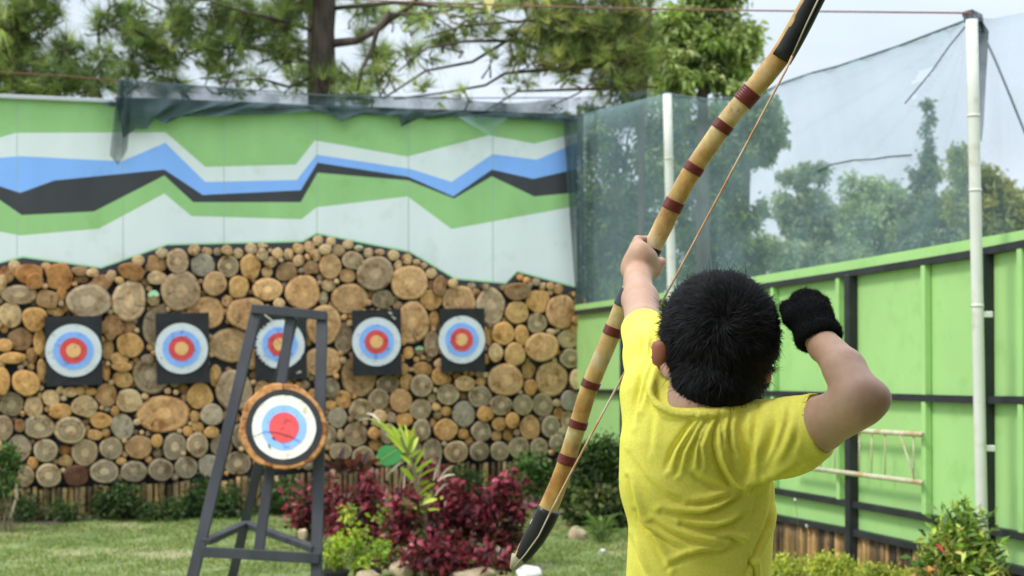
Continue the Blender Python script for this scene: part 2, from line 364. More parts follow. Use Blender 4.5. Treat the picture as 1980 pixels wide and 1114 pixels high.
mb.build('backing', mt['base_board'], wall)
mb = MB()
pts = [(-200, 180), (0, 187), (230, 197), (1092, 229), (1117, 230)]
for (x0, y0), (x1, y1) in zip(pts[:-1], pts[1:]):
    mb.bar(W(x0, y0, 0.0), W(x1, y1, 0.0), 0.09, 0.035, bev=0.004)
mb.build('top_trim', mt['white_trim'], wall)

# log ends: (tile, x, y, rx, ry, colour) read off the wall, in tile units of 1/4.456 px
TILES = {'A': (0, 450), 'B': (280, 450), 'C': (560, 450), 'D': (840, 450), 'E': (0, 700), 'F': (280, 700), 'G': (560, 700), 'H': (840, 700)}
LOGS = {
'A': "125 283 52 46 y;55 365 65 80 d;15 430 40 70 y;250 355 118 90 b;300 420 70 80 b;395 290 38 35 t;512 380 130 112 b;530 530 42 68 b;690 330 75 40 d;800 345 52 40 y;700 397 58 42 d;865 440 115 68 d;960 372 45 50 y;1195 240 52 45 y;1135 335 115 75 b;1250 430 40 32 d;165 535 158 84 n;410 575 92 88 d;765 590 195 145 n;1112 587 145 180 n;90 710 97 115 y;300 745 105 110 o;480 680 80 40 o;175 920 108 100 d;40 970 70 58 o;340 940 50 115 o;110 1080 112 52 o;275 1060 50 68 o;960 815 105 103 d;1110 815 58 52 d;925 1005 55 98 o;1120 970 118 105 o;1030 1090 78 60 o",
'B': "150 175 55 42 y;285 245 98 105 n;425 150 52 48 y;535 165 45 40 y;500 280 105 100 p;100 280 88 85 d;105 390 82 60 y;75 565 55 70 e;310 500 168 172 n;710 150 47 45 y;805 178 42 45 y;720 290 90 98 g;605 440 100 105 t;918 140 52 50 y;1015 115 45 23 y;1015 188 48 52 y;1080 155 20 22 y;1145 180 48 48 y;1240 188 42 50 y;1085 255 55 48 y;1055 338 52 45 y;910 295 88 108 o;1225 340 93 84 d;810 468 88 98 o;1058 488 130 98 t;525 690 165 140 t;885 700 178 140 t;105 810 120 178 n;735 970 182 145 t;25 1090 60 40 n",
'C': "247 68 45 45 y;358 75 42 38 y;172 122 46 50 y;310 143 52 48 y;75 138 50 47 y;230 192 48 52 y;80 240 48 50 y;10 190 22 48 y;160 210 28 28 y;420 152 55 50 y;505 102 45 42 y;598 135 38 28 e;680 177 42 45 y;780 170 40 28 y;548 240 88 82 g;352 290 95 108 t;185 305 72 60 d;500 370 72 60 t;898 195 48 45 y;1015 228 45 45 y;938 280 38 46 y;1095 255 35 25 y;1160 285 30 28 y;1225 350 45 45 y;740 350 160 145 n;1035 430 155 153 t;115 515 150 148 t;335 455 62 52 y;290 565 40 58 y;520 570 160 130 t;560 690 70 60 t;705 530 38 38 d;805 575 98 82 g;1260 455 75 55 d;1220 580 93 88 o;295 795 148 175 t;470 910 80 140 n;1060 775 145 180 t;1245 750 43 78 o;1025 1035 45 55 o;1120 1020 45 42 e;1230 960 70 120 n;290 1115 160 130 t;165 930 30 48 d;980 940 30 33 o",
'D': "160 435 42 38 y;50 460 70 75 d;215 590 145 135 t;487 635 120 165 n;720 505 108 82 d;895 590 105 100 o;715 688 100 98 o;615 752 35 27 o;1095 682 128 148 t;1230 755 40 38 o;1225 822 50 54 o;885 780 85 88 g;595 870 98 100 o;755 883 60 90 o;465 885 38 92 o;1012 855 38 27 y;930 985 148 122 t;1155 915 93 83 y;530 1035 63 80 y;695 1050 93 98 o;1180 1085 98 84 g;450 1090 24 48 o",
'E': "20 165 65 122 o;225 180 118 115 o;360 70 40 98 o;100 365 105 105 g;290 390 82 93 y;440 315 76 74 y;345 290 24 30 y;520 425 103 70 o;605 260 62 43 y;690 250 43 38 o;780 255 50 36 o;730 385 110 98 y;915 285 95 100 t;1115 335 108 108 y;915 90 35 75 o;1060 150 88 73 o;1050 40 88 44 o;1310 110 168 163 n;960 175 24 24 y;870 505 95 70 o;990 425 38 42 o;925 410 28 20 p;1055 560 98 113 p;30 570 84 110 n;170 550 42 60 d;340 560 135 105 g;605 590 138 116 g;815 628 66 48 o;910 612 42 40 o;165 745 104 118 p;395 765 105 100 g;560 760 56 43 b;565 855 66 50 o;730 780 116 118 g;960 745 102 96 g;1195 735 120 102 t;285 870 48 52 o;200 985 96 98 g;420 980 108 104 g;655 980 110 93 r;900 945 125 103 g;1045 855 45 33 o;1155 945 113 92 g;1170 605 24 24 y;745 515 30 24 y;70 985 60 80 g",
'F': "160 450 225 158 t;475 295 113 110 o;610 120 54 92 o;770 245 160 172 n;1020 240 75 75 t;200 250 30 25 y;330 230 50 44 d;580 455 100 92 p;432 470 42 50 o;460 562 53 48 o;575 605 65 50 o;370 595 43 45 o;300 595 25 22 y;105 680 50 58 o;110 785 42 42 g;258 730 100 123 g;455 715 92 108 g;335 790 20 24 y;140 930 108 98 g;358 910 100 96 g;560 895 98 100 p;660 720 98 98 n;820 640 68 108 g;800 875 118 98 g;700 470 24 38 y;340 310 28 38 y;1000 470 60 90 g;1000 860 70 60 g",
'G': "360 230 73 93 g;600 120 153 180 t;850 190 97 78 g;355 372 50 42 o;465 325 68 80 o;615 410 103 93 g;770 325 88 95 g;960 335 97 104 t;1140 205 98 98 g;1010 170 58 73 o;1145 60 80 64 o;1290 130 66 72 o;1230 315 42 42 y;1130 410 98 90 g;845 415 35 27 o;780 470 63 58 y;880 480 43 48 n;990 500 73 63 o;415 480 83 90 p;570 625 102 110 g;440 630 30 50 y;340 640 68 98 g;730 615 53 53 o;745 715 58 53 o;440 770 100 76 g;635 815 98 88 g;1140 590 80 95 g;850 620 72 88 g;1065 760 78 84 g;1230 770 88 112 g;1265 390 38 34 o;1275 460 35 34 y;1235 525 27 40 o;1020 630 38 43 o;160 880 60 50 g",
'H': "120 280 98 93 g;265 185 88 68 y;75 155 70 48 o;200 125 38 33 o;400 170 45 40 o;395 300 103 93 g;250 290 38 38 d;615 155 153 138 t;810 70 58 78 o;830 220 57 70 o;1012 148 138 148 t;1225 155 55 88 y;1170 335 80 88 p;1060 355 38 33 n;575 375 95 88 g;765 370 88 90 g;935 370 88 106 g;1075 445 46 56 o;255 450 97 113 p;100 425 46 44 o;440 450 70 66 o;100 585 100 96 o;250 620 50 46 o;300 680 35 40 o;405 600 86 90 g;560 535 63 60 o;675 505 58 73 o;535 640 46 45 o;635 625 43 56 o;710 610 28 33 n;825 565 88 108 t;1005 560 83 96 g;1150 510 58 88 g;190 775 103 97 g;390 770 84 84 g;565 770 84 84 g;730 740 90 96 g;905 740 78 88 g;1060 700 68 78 g;1110 600 38 38 g;1180 680 60 70 g;1190 210 30 24 o"}
CO = {'y': (0.66, 0.46, 0.25), 't': (0.62, 0.375, 0.18), 'n': (0.45, 0.33, 0.21), 'g': (0.44, 0.345, 0.215), 'p': (0.43, 0.37, 0.27),
      'o': (0.64, 0.37, 0.14), 'd': (0.38, 0.225, 0.11), 'b': (0.48, 0.235, 0.085), 'r': (0.14, 0.065, 0.04), 'e': (0.42, 0.30, 0.16)}
logs = []
for k, s_ in LOGS.items():
    ox, oy = TILES[k]
    for t in s_.split(';'):
        a = t.split(); x, y, rx, ry = [float(q) / 4.456 for q in a[:4]]; logs.append([ox + x, oy + y, rx, ry, a[4]])
# logs further along the wall outside the frame, and small rounds filling the gaps between the big ones
cand = RNG.uniform((-190, 455), (1122, 940), (26000, 2)); arr = [list(l[:4]) for l in logs]
for cx_, cy_ in cand:
    if not (lerp_line(B6, cx_) + 8 < cy_ < lerp_line(LB, cx_) - 7): continue
    Aq = np.array(arr); d = np.hypot(Aq[:, 0] - cx_, Aq[:, 1] - cy_); e = d - (Aq[:, 2] + Aq[:, 3]) / 2 * 0.98
    r_ = min(e.min(), lerp_line(LB, cx_) - cy_, (cy_ - lerp_line(B6, cx_)) * 0.8)
    big = 24 if cx_ < -10 else 11
    if r_ > (12 if cx_ < -10 else 4.6):
        r_ = min(r_, big); arr.append([cx_, cy_, r_, r_]); logs.append([cx_, cy_, r_ * RNG.uniform(.92, 1.1), r_ * RNG.uniform(.92, 1.05), random.choice('yyootng')])
def add_log(mb, l, off, rs):
    px, py, rx, ry, c = l; n = 26; rx *= 1.01; ry *= 1.01
    th = np.linspace(0, 2 * math.pi, n, endpoint=False); ir = {'d': .13, 'b': .12, 'o': .06, 'y': .07, 'e': .07}.get(c, .036)
    f = 1 + sum(ir / (k ** 0.7) * rs.normal() * np.cos(k * th + rs.rand() * 6.28) for k in (2, 3, 4, 5))
    hue = rs.normal(.02, .035); zc = {'g': 1.0, 'p': .25, 't': .5, 'n': .6}.get(c, .4) * rs.uniform(.7, 1.1); tint = np.clip(np.array(CO[c]) * (1 + rs.normal(0, .11)) * np.array([1 + hue, 1, 1 - hue]), .02, .85)
    rings = []; locs = []
    for rr, dz in ((0.0, 0.004), (0.5, 0.003), (0.9, 0.0), (1.0, -0.007), (1.0, -(off + 0.02))):
        if rr == 0: rings.append(np.array([W(px, py, off + dz)])); locs.append(np.array([[.5, .5, zc]])); continue
        pts = np.array([W(px + rx * rr * f[i] * math.cos(th[i]), py + ry * rr * f[i] * math.sin(th[i]), off) for i in range(n)]) + WN * dz
        rings.append(pts); locs.append(np.stack([.5 + .5 * rr * np.cos(th), .5 + .5 * rr * np.sin(th), np.full(n, zc)], 1))
    V = np.concatenate(rings); Fs = []; mi = []
    for i in range(n): j = (i + 1) % n; Fs.append((0, 1 + j, 1 + i)); mi.append(0)
    for k in range(3):
        b0 = 1 + k * n
        for i in range(n): j = (i + 1) % n; Fs.append((b0 + i, b0 + j, b0 + n + j, b0 + n + i)); mi.append(0 if k < 2 else 1)
    t_ = np.tile(tint, (len(V), 1)); t_[1 + 3 * n:] = 1
    mb.add(V, Fs, mi, t_, np.concatenate(locs))
    for _k in range(rs.randint(0, 3) if rx > 12 else 0):     # drying cracks
        a = rs.rand() * 6.28; r0 = rs.uniform(0, .25); r1 = rs.uniform(.55, .97); w_ = rs.uniform(.05, .10)
        cs = []
        for q_, s__ in ((r0, 0), ((r0 + r1) / 2, w_), (r1, w_ * .8), (r1, -w_ * .5), ((r0 + r1) / 2, -w_ * .3)):
            aa = a + s__ * .7 + .12 * math.sin(q_ * 5); cs.append(W(px + rx * q_ * math.cos(aa), py + ry * q_ * math.sin(aa), off + 0.007))
        mb.add(cs, [(0, 1, 2, 3, 4)], 2, (1, 1, 1))
    if c == 'e':                                          # a dab of the green wall paint on the bark edge
        cs = [W(px + rx * q_ * math.cos(t), py + ry * q_ * math.sin(t), off + 0.008) for q_, t in [(1.0, a) for a in np.linspace(3.5, 5.9, 8)] + [(.35, a) for a in np.linspace(5.9, 3.5, 6)]]
        mb.add(cs, [tuple(range(len(cs)))], 3)
order = sorted(range(len(logs)), key=lambda i: -(logs[i][2] * logs[i][3]) * (1 if logs[i][0] > -5 else .1))
LM = [mt['log'], mt['bark'], mt['crack'], mt['mural_lime']]
rest = MB()
for k, i in enumerate(order):
    rs = np.random.RandomState(i + 11); l = logs[i]
    off = rs.uniform(0.06, 0.13) if l[2] > 14 else rs.uniform(0.03, 0.12)
    if k < 100:
        m_ = MB(); add_log(m_, l, off, rs); m_.build('log_slice', LM, wall, smooth=False)
    else: add_log(rest, l, off, rs)
tag(rest.build('log_cladding', LM, wall), kind='stuff')

# bamboo edging below the logs
mb = MB(); mb2 = MB(); x = -200.0; rs = np.random.RandomState(5)
while x < 1120:
    w_ = rs.uniform(4.2, 6.5); y0 = lerp_line(LB, x) + 3 + rs.uniform(-3, 4); a = W(x, y0, 0.035 + rs.uniform(0, .03)); b_ = a.copy(); b_[2] = -0.02
    tnt = np.array(random.choice([(1, 1, 1), (.8, .76, .6), (.55, .5, .42), (1.15, 1.05, .8), (.35, .32, .28), (.22, .2, .18)])) * rs.uniform(.75, 1.1)
    r_ = w_ * 12.8 / 2750 * rs.uniform(.8, 1.0); zz = np.linspace(0, 1, 7)
    mb.tube([a + (b_ - a) * z for z in zz], [r_ * (1 + (.08 if i % 2 else 0)) for i in range(7)], 8, tint=tnt); x += w_ * 2 + rs.uniform(0, 2.5)
bw = mb.build('bamboo_edging', mt['bamboo_cane'], smooth=True)
tag(bw, 'low edging of upright bamboo canes below the log ends', 'edging')

# five paper targets on black boards
def disc(mb, fpt, cx, cy, rings, off0, step, n=56, mis=None, wob=0.0, rs=None):
    for k, (r0x, r0y) in enumerate(rings):
        th = np.linspace(0, 2 * math.pi, n, endpoint=False)
        ff = np.ones(n) if not wob else 1 + wob * (np.sin(th * 3 + k) * .5 + np.sin(th * 7 + 2 * k) * .3 + rs.normal(0, .35, n))
        a = [fpt(cx + r0x * f_ * math.cos(t), cy + r0y * f_ * math.sin(t), off0 + k * step) for t, f_ in zip(th, ff)]
        b0 = [fpt(cx + r0x * f_ * math.cos(t), cy + r0y * f_ * math.sin(t), off0 + k * step - step * 1.02) for t, f_ in zip(th, ff)]
        mb.add(a + b0, [tuple(range(n - 1, -1, -1))] + [(i, (i + 1) % n, n + (i + 1) % n, n + i) for i in range(n)], mis[k])
TG = [((86, 612, 197, 748), (142, 678), 54.5, 51, 'wall target on the black board at the left end of the row', 0),
      ((300, 606, 404, 744), (351, 674), 51, 49, 'wall target second from the left end, below a big brown log', -.6),
      ((491, 598, 592, 737), (541, 666), 48, 47, 'worn wall target with chewed white edge behind the wooden stand', .5),
      ((680, 600, 775, 728), (728, 661), 47, 47, 'wall target with two bright screws near its board top corner', -1.2),
      ((850, 597, 937, 721), (893, 657), 45, 46, 'smallest wall target, nearest to the green fence corner', -.4)]
for k, ((x0, y0, x1, y1), (cx, cy), rx, ry, lab, rot) in enumerate(TG):
    t = empty('archery_target', W((x0 + x1) / 2, (y0 + y1) / 2, 0.15), lab, 'target', 'round coloured targets hung on the log wall')
    mb = MB(); a, b_ = 0.135, 0.16; rs = np.random.RandomState(k)
    q = [(x0, y0), (x1, y0 - 1 + rot), (x1 + 2, y1 - 4), (x0 + 3, y1)]
    V = [W(x, y, b_) for x, y in q] + [W(x, y, a) for x, y in q]
    mb.add(V, [(3, 2, 1, 0), (4, 5, 6, 7), (0, 1, 5, 4), (1, 2, 6, 5), (2, 3, 7, 6), (3, 0, 4, 7)]); mb.build('board', mt['pb'], t)
    mb = MB(); disc(mb, W, cx, cy, [(rx, ry), (rx * .72, ry * .72), (rx * .49, ry * .49), (rx * .26, ry * .26)], 0.166, 0.003, mis=[0, 1, 2, 3], wob=.02 if k == 2 else 0.004, rs=rs)
    for _ in range(16 + (14 if k == 2 else 0)):           # arrow holes
        u, v = rs.normal(0, .45, 2)
        if u * u + v * v > 1.2: continue
        c_ = W(cx + rx * u, cy + ry * v, 0.177); h = rs.uniform(.003, .006)
        th = np.linspace(0, 6.28, 7)[:-1]; ex = wd; mb.add([c_ + ex * h * math.cos(z) + np.array([0, 0, 1]) * h * math.sin(z) * 1.3 for z in th], [tuple(range(5, -1, -1))], 4)
    if k == 2:
        for ang in np.linspace(2.2, 4.2, 12):
            c_ = W(cx + rx * .99 * math.cos(ang), cy - ry * .99 * math.sin(ang), 0.178); h = rs.uniform(.008, .02)
            th = np.linspace(0, 6.28, 7)[:-1]; mb.add([c_ + wd * h * math.cos(z) * rs.uniform(.6, 1.2) + np.array([0, 0, 1]) * h * math.sin(z) for z in th], [tuple(range(5, -1, -1))], 4)
    mb.build('target_face', [mt['pw'], mt['pl'], mt['pr'], mt['pg'], mt['pb']], t)
    if k in (2, 3):
        for (sx, sy, ex_, ey) in ([(752, 604, 756, 606), (758, 612, 763, 616)] if k == 3 else [(509, 607, 526, 620), (574, 722, 580, 719)]):
            m_ = MB(); m_.tube([W(sx, sy, .17), W(ex_, ey, .20)], .006, 8); m_.tube([W(ex_, ey, .198), W(ex_ + .3, ey + .3, .206)], .011, 8); m_.build('screw', mt['metal'], t)

# painted green leaf-shaped panel at the foot of the wall
th = np.linspace(0, 2 * math.pi, 30, endpoint=False)
pts = [(751 + 24 * math.cos(t) * (1 + .1 * math.cos(t)), 881 + 20 * math.sin(t) * (1 - .12 * math.cos(t))) for t in th]
mb = MB(); mb.add([W(x, y, .30) for x, y in pts] + [W(x, y, .28) for x, y in pts], [tuple(range(29, -1, -1)), tuple(range(30, 60))] + [(i, (i + 1) % 30, 30 + (i + 1) % 30, 30 + i) for i in range(30)], 0)
mb.add([W(732, 890, .303), W(768, 868, .303), W(769, 870, .303), W(732, 892, .303)], [(0, 1, 2, 3)], 1)
mb.tube([W(751, 900, .29), W(751, 985, .29)], .012, 8, mi=2)
lg = mb.build('leaf_sign', [M('leaf_sign_green', (0.10, 0.42, 0.12), .5, 8, .1, tint=False), M('leaf_sign_vein', (0.45, 0.5, 0.12), .5, tint=False), mt['stem']])
tag(lg, 'round green leaf shape standing just below the log ends', 'ornament')

# ------------------------------------------------------------------ green fence on the right
cap_t = [(1114, 590), (1300, 565), (1480, 531), (1622, 508), (1797, 477.5), (1868, 464.6), (1980, 445), (2160, 412)]
r1 = [(1114, 604), (1300, 581), (1480, 553.5), (1622, 532.5), (1780, 508), (1868, 493.7), (1980, 472.7), (2160, 438)]
rm = [(1114, 756), (1460, 760), (1718, 767.5), (1873, 772.5), (1980, 774), (2160, 778)]
r3 = [(1114, 878), (1513, 951.5), (1638, 973), (1782, 998.6), (1913, 1025), (1980, 1037), (2160, 1072)]
r4 = [(1114, 915), (1510, 1002), (1641, 1027), (1799, 1062), (1930, 1093), (1980, 1104), (2160, 1145)]
fence = empty('green_fence', F(1600, 1000, 0) * np.array([1, 1, 0]), 'bright green panel fence with black rails and posts, bamboo strip at its foot', 'fence')
px_list = [1114, 1206, 1320, 1462, 1645, 1905, 2160]
for i, (x0, x1) in enumerate(zip(px_list[:-1], px_list[1:])):
    mb = MB(); sub = np.linspace(x0, x1, 5)
    for u0, u1 in zip(sub[:-1], sub[1:]):
        top = [F(u0, lerp_line(cap_t, u0)), F(u1, lerp_line(cap_t, u1))]; bot = [F(u1, lerp_line(r4, u1)), F(u0, lerp_line(r4, u0))]
        V = top + bot; V2 = [p - FN * .03 for p in V]; g = 1 + 0.02 * ((i * 7) % 3 - 1)
        Fs = [(3, 2, 1, 0), (4, 5, 6, 7), (0, 1, 5, 4)]
        if u0 == sub[0]: Fs.append((0, 4, 7, 3))
        if u1 == sub[-1]: Fs.append((1, 2, 6, 5))
        mb.add(V + V2, Fs, 0, (g, 1, g))
    mb.build('panel', mt['fence_green'], fence)
def rail(name, L, hpx_m, depth, off, mat, xs_=(1114, 2160)):
    mb = MB(); pts = [p for p in L if xs_[0] <= p[0] <= xs_[1]]
    if pts[0][0] > xs_[0]: pts = [(xs_[0], lerp_line(L, xs_[0]))] + pts
    V = []
    for x, y in pts:
        c = F(x, y, off)
        for dz, dn in ((-hpx_m / 2, -depth / 2), (-hpx_m / 2, depth / 2), (hpx_m / 2, depth / 2), (hpx_m / 2, -depth / 2)): V.append(c + np.array([0, 0, dz]) + FN * dn)
    n = len(pts); Fs = [(0, 1, 2, 3), tuple(4 * (n - 1) + k for k in (3, 2, 1, 0))]
    for i in range(n - 1):
        for k in range(4): Fs.append((4 * i + k, 4 * i + 4 + k, 4 * i + 4 + (k + 1) % 4, 4 * i + (k + 1) % 4))
    mb.add(V, Fs); return mb.build(name, mat, fence)
for L in (r1, rm, r3, r4): rail('rail', L, 0.036, 0.04, 0.023, mt['fence_black'])
capl = [(x, (y + lerp_line(r1, x)) / 2 - 2) for x, y in cap_t]
rail('cap_board', capl, 0.052, 0.03, 0.016, mt['fence_green'])
for x in px_list[1:-1]:
    a = F(x, lerp_line(r1, x) + 2, 0.029); b_ = F(x, 1000, 0.029).copy(); b_[2] = 0; b_[:2] = a[:2]
    mb = MB(); mb.bar(a, b_, 0.06, 0.058, up=FN, bev=.004); mb.build('post', mt['fence_black'], fence)
for x in (1262, 1395, 1497, 1624, 1790, 1977):
    a = F(x, lerp_line(r1, x) + 3, 0.022); b_ = F(x, lerp_line(r3, x), 0.022); b_[:2] = a[:2]
    mb = MB(); mb.bar(a, b_, 0.04, 0.04, up=FN, bev=.004); mb.build('rib', mt['fence_green'], fence)
mb = MB(); x = 1116.0; rs = np.random.RandomState(9)
while x < 2160:
    a = F(x, lerp_line(r4, x) + 5, -0.01 + rs.uniform(0, .02)); b_ = a.copy(); b_[2] = -.02; r_ = rs.uniform(.009, .017)
    tnt = np.array(random.choice([(.95, .8, .6), (.6, .5, .42), (.42, .36, .3), (1.25, 1.05, .8), (.12, .11, .1), (.2, .17, .15)])) * rs.uniform(.7, 1.1)
    mb.tube([a + (b_ - a) * z for z in np.linspace(0, 1, 6)], [r_ * (1 + .08 * (i % 2)) for i in range(6)], 8, tint=tnt)
    x += 2 * r_ * 2750 / a[1] * 0.30 + (x - 350) ** 2 / 10549 * r_ * 1.9
mb.build('bamboo_strip', mt['bamboo_cane'], fence, smooth=True)

# ladder hung flat on the fence
lad = empty('ladder', F(1784, 936, .06), 'rusty white ladder hung sideways on the green fence', 'ladder')
def fb(p, q, th_, off=.07, name='rail', par=None):
    m_ = MB(); m_.tube([F(*p, off), F((p[0] + q[0]) / 2, (p[1] + q[1]) / 2, off), F(*q, off)], th_, 8); return m_.build(name, mt['rust_white'], par, smooth=True)
fb((1530, 826), (1783, 840), .014, name='side_rail', par=lad); fb((1530, 901), (1783, 933), .014, name='side_rail', par=lad)
for x in (1560, 1588, 1615, 1662, 1686, 1712, 1767): fb((x, 826 + (x - 1530) * .055), (x - 1, 901 + (x - 1530) * .126), .0045, .066, 'rung', lad)
fb((1740, 838), (1769, 928), .005, .074, 'brace', lad)

# PVC poles
def pvc(px, y0, y1z, Y, r, label, clips=()):
    t = empty('net_pole', (P(px, 800, Y)[0], Y, 0), label, 'pole')
    a = P(px - 3, y0, Y); b_ = P(px + 16 * (1 if r > .025 else .6), 1000, Y); b_ = a + (b_ - a) * ((a[2]) / (a[2] - b_[2]))
    mb = MB(); L = np.linspace(0, 1, 9); pts = [a + (b_ - a) * z for z in L]; mb.tube(pts, r, 14)
    for z in (.14, .25, .42): c = a + (b_ - a) * z; mb.tube([c, c + (b_ - a) * .004], r * 1.08, 14)
    mb.build('pole', mt['pvc'], t, smooth=True)
    for cy in clips:
        c = a + (b_ - a) * ((P(px, cy, Y)[2] - a[2]) / (b_[2] - a[2])); m_ = MB(); m_.box(c + np.array([.043, 0, 0]), (.024, .012, .014), bev=.003); m_.build('clip', mt['pvc'], t)
    return a
top_near = pvc(1882, 38, 0, 6.45, 0.0265, 'tall white pipe pole standing before the fence, net tied at its top', (608, 867))
top_far = pvc(1293, 182, 0, 10.5, 0.033, 'white pipe pole half hidden behind the bow and head')

# ------------------------------------------------------------------ netting
mt['net'] = M_net('green_net', (0.26, 0.38, 0.41), 0.20, 0.38, 1.6, (1, .35, 1))
mt['net_dense'] = M_net('green_net_folded', (0.055, 0.085, 0.09), 0.80, 1.1, 5.0)
mt['net_wall'] = M_net('green_net_gathered', (0.055, 0.082, 0.086), 0.34, 0.88, 4.0)
def sheet(name, fpt, top, bot, mat, nu, nv, amp, parent, seed=0, hole=None, dens=None, fold=9):
    rs = np.random.RandomState(seed); xs0, xs1 = top[0][0], top[-1][0]; V = []; D = []
    ph = rs.rand(6) * 6.28
    for i in range(nu + 1):
        u = i / nu; xt = np.interp(u, np.linspace(0, 1, len(top)), [p[0] for p in top]); yt = np.interp(u, np.linspace(0, 1, len(top)), [p[1] for p in top])
        xb_ = np.interp(u, np.linspace(0, 1, len(bot)), [p[0] for p in bot]); yb = np.interp(u, np.linspace(0, 1, len(bot)), [p[1] for p in bot])
        for j in range(nv + 1):
            v = j / nv; o_ = amp * (math.sin(u * fold * 6.28 + ph[0] + v * 2) + .5 * math.sin(u * fold * 15 + ph[1] - v * 3) + .4 * math.sin(v * 9 + ph[2] + u * 7))
            V.append(fpt(xt + (xb_ - xt) * v, yt + (yb - yt) * v, o_)); D.append((dens(u, v) if dens else 0, 0, 0))
    Fs = []
    for i in range(nu):
        for j in range(nv):
            if hole and hole((i + .5) / nu, (j + .5) / nv): continue
            a = i * (nv + 1) + j; Fs.append((a, a + nv + 1, a + nv + 2, a + 1))
    return npmesh(name, V, Fs, mat, parent, {'Loc': np.array(D, float)}, smooth=True)
FO = lambda px, py, o: F(px, py, -0.16 + o)
net = empty('safety_net', F(1600, 600, -.16), 'blue green safety net strung between the white poles above the green fence', 'net')
def d0(u, v):                                             # doubled hem, and pulled folds fanning out from the tied corner
    a = math.atan2(v, (1.02 - u) * 1.6); f = .30 * math.exp(-v * 30); r_ = math.hypot(v, (1 - u) * 1.6)
    for k_, w_, s_ in ((.30, .020, .16), (.52, .03, .10), (.70, .016, .20), (.95, .03, .12), (1.2, .02, .15), (.12, .02, .12)): f += s_ * math.exp(-((a - k_) / w_) ** 2) * math.exp(-r_ * 1.3)
    return f + .05 * math.sin(u * 31 + v * 6) * math.sin(v * 13)
sheet('net_panel', FO, [(1116, 222), (1160, 212), (1225, 196), (1290, 180)], [(1120, 612), (1180, 606), (1240, 598), (1300, 588)], mt['net'], 30, 24, .006, net, 1, dens=lambda u, v: .03 + .3 * math.exp(-v * 20) + .25 * math.exp(-u * 9))
topm = [(1290, 180), (1330, 187), (1370, 192), (1410, 190), (1450, 185), (1480, 176), (1520, 158), (1570, 141), (1620, 128), (1680, 108), (1740, 88), (1800, 65), (1840, 50), (1866, 40)]
sheet('net_panel', FO, topm, [(1300, 588), (1400, 572), (1500, 550), (1600, 530), (1700, 510), (1800, 495), (1885, 480)], mt['net'], 160, 60, .008, net, 2, dens=d0,
      hole=lambda u, v: (abs((u - .83) + (v - .17) * .6) < .022 and abs(v - .17) < .022) or (abs(u - .80) < .006 and abs(v - .26) < .010))
sheet('net_panel', FO, [(1890, 34), (1920, 36), (1980, 24), (2120, -10)], [(1890, 480), (1940, 470), (2000, 460), (2120, 440)], mt['net'], 20, 20, .03, net, 3, dens=lambda u, v: -.12 + .2 * math.exp(-v * 30))
sheet('net_bundle', lambda x, y, o: F(x, y, -.02 + o), [(1858, 24), (1880, 18), (1900, 28)], [(1868, 48), (1885, 60), (1905, 66)], mt['net_dense'], 14, 8, .035, net, 4)
sheet('net_bundle', lambda x, y, o: F(x, y, -.06 + o), [(1884, 40), (1900, 42), (1912, 60)], [(1890, 262), (1898, 275), (1902, 240)], mt['net_dense'], 14, 20, .02, net, 5, dens=lambda u, v: -.25 * v)
def fline(pts, off, r, name, mat, par):
    m_ = MB(); m_.tube([F(x, y, off) for x, y in pts], r, 6); return m_.build(name, mat, par)
fline(topm, -.155, .006, 'edge_rope', mt['rope'], net)
fline([(1580, 330), (1610, 318), (1650, 310), (1690, 308), (1720, 303), (1762, 300)], -.15, .0055, 'edge_rope', mt['rope'], net)
fline([(1866, 52), (1835, 90), (1800, 140), (1750, 200)], -.15, .004, 'edge_rope', mt['rope'], net)
fline([(1903, 70), (1925, 118), (1955, 190), (1985, 265), (2010, 330)], -.02, .006, 'guy_rope', mt['rope'], net)
# gathered net along the wall top and down its right-hand end
wnet = empty('safety_net', W(600, 200, .1), 'dark gathered net draped along the top of the painted wall', 'net')
WOf = lambda o0: (lambda x, y, o: W(x, y, o0 + o))
sheet('net_fold', WOf(.05), [(232, 156), (330, 163), (450, 172), (560, 183), (650, 180), (760, 188), (850, 186), (930, 196), (1000, 200), (1100, 190)],
      [(232, 206), (330, 208), (450, 212), (560, 214), (650, 216), (760, 218), (850, 222), (930, 224), (1000, 228), (1100, 232)], mt['net_wall'], 100, 8, .02, wnet, 6, dens=lambda u, v: .12 + .1 * math.sin(u * 17) - .2 * (u > .85))
sheet('net_fold', WOf(.10), [(222, 188), (330, 191), (450, 196), (520, 199), (600, 203), (700, 206), (800, 210), (900, 213), (1000, 217), (1110, 221)],
      [(238, 268), (262, 250), (285, 250), (296, 226), (318, 240), (335, 225), (372, 226), (440, 224), (520, 222), (600, 216), (640, 222), (660, 236), (700, 222), (740, 224), (770, 226), (776, 246), (790, 224), (830, 232), (870, 226), (960, 228), (1040, 234), (1110, 238)], mt['net_dense'], 120, 8, .015, wnet, 7, dens=lambda u, v: .1 * (v < .3))
sheet('net_tail', WOf(.16), [(228, 158), (238, 155), (258, 160)], [(212, 300), (228, 320), (246, 290)], mt['net_dense'], 12, 26, .03, wnet, 8, dens=lambda u, v: -.05 - .2 * v, fold=2)
sheet('net_tail', WOf(.15), [(196, 199), (214, 196), (240, 200)], [(198, 203), (218, 206), (240, 208)], mt['net_dense'], 8, 3, .01, wnet, 18, dens=lambda u, v: .2)
sheet('net_fold', WOf(.14), [(885, 226), (925, 226), (985, 224)], [(925, 250), (952, 262), (962, 248)], mt['net'], 10, 8, .01, wnet, 9, dens=lambda u, v: .05)
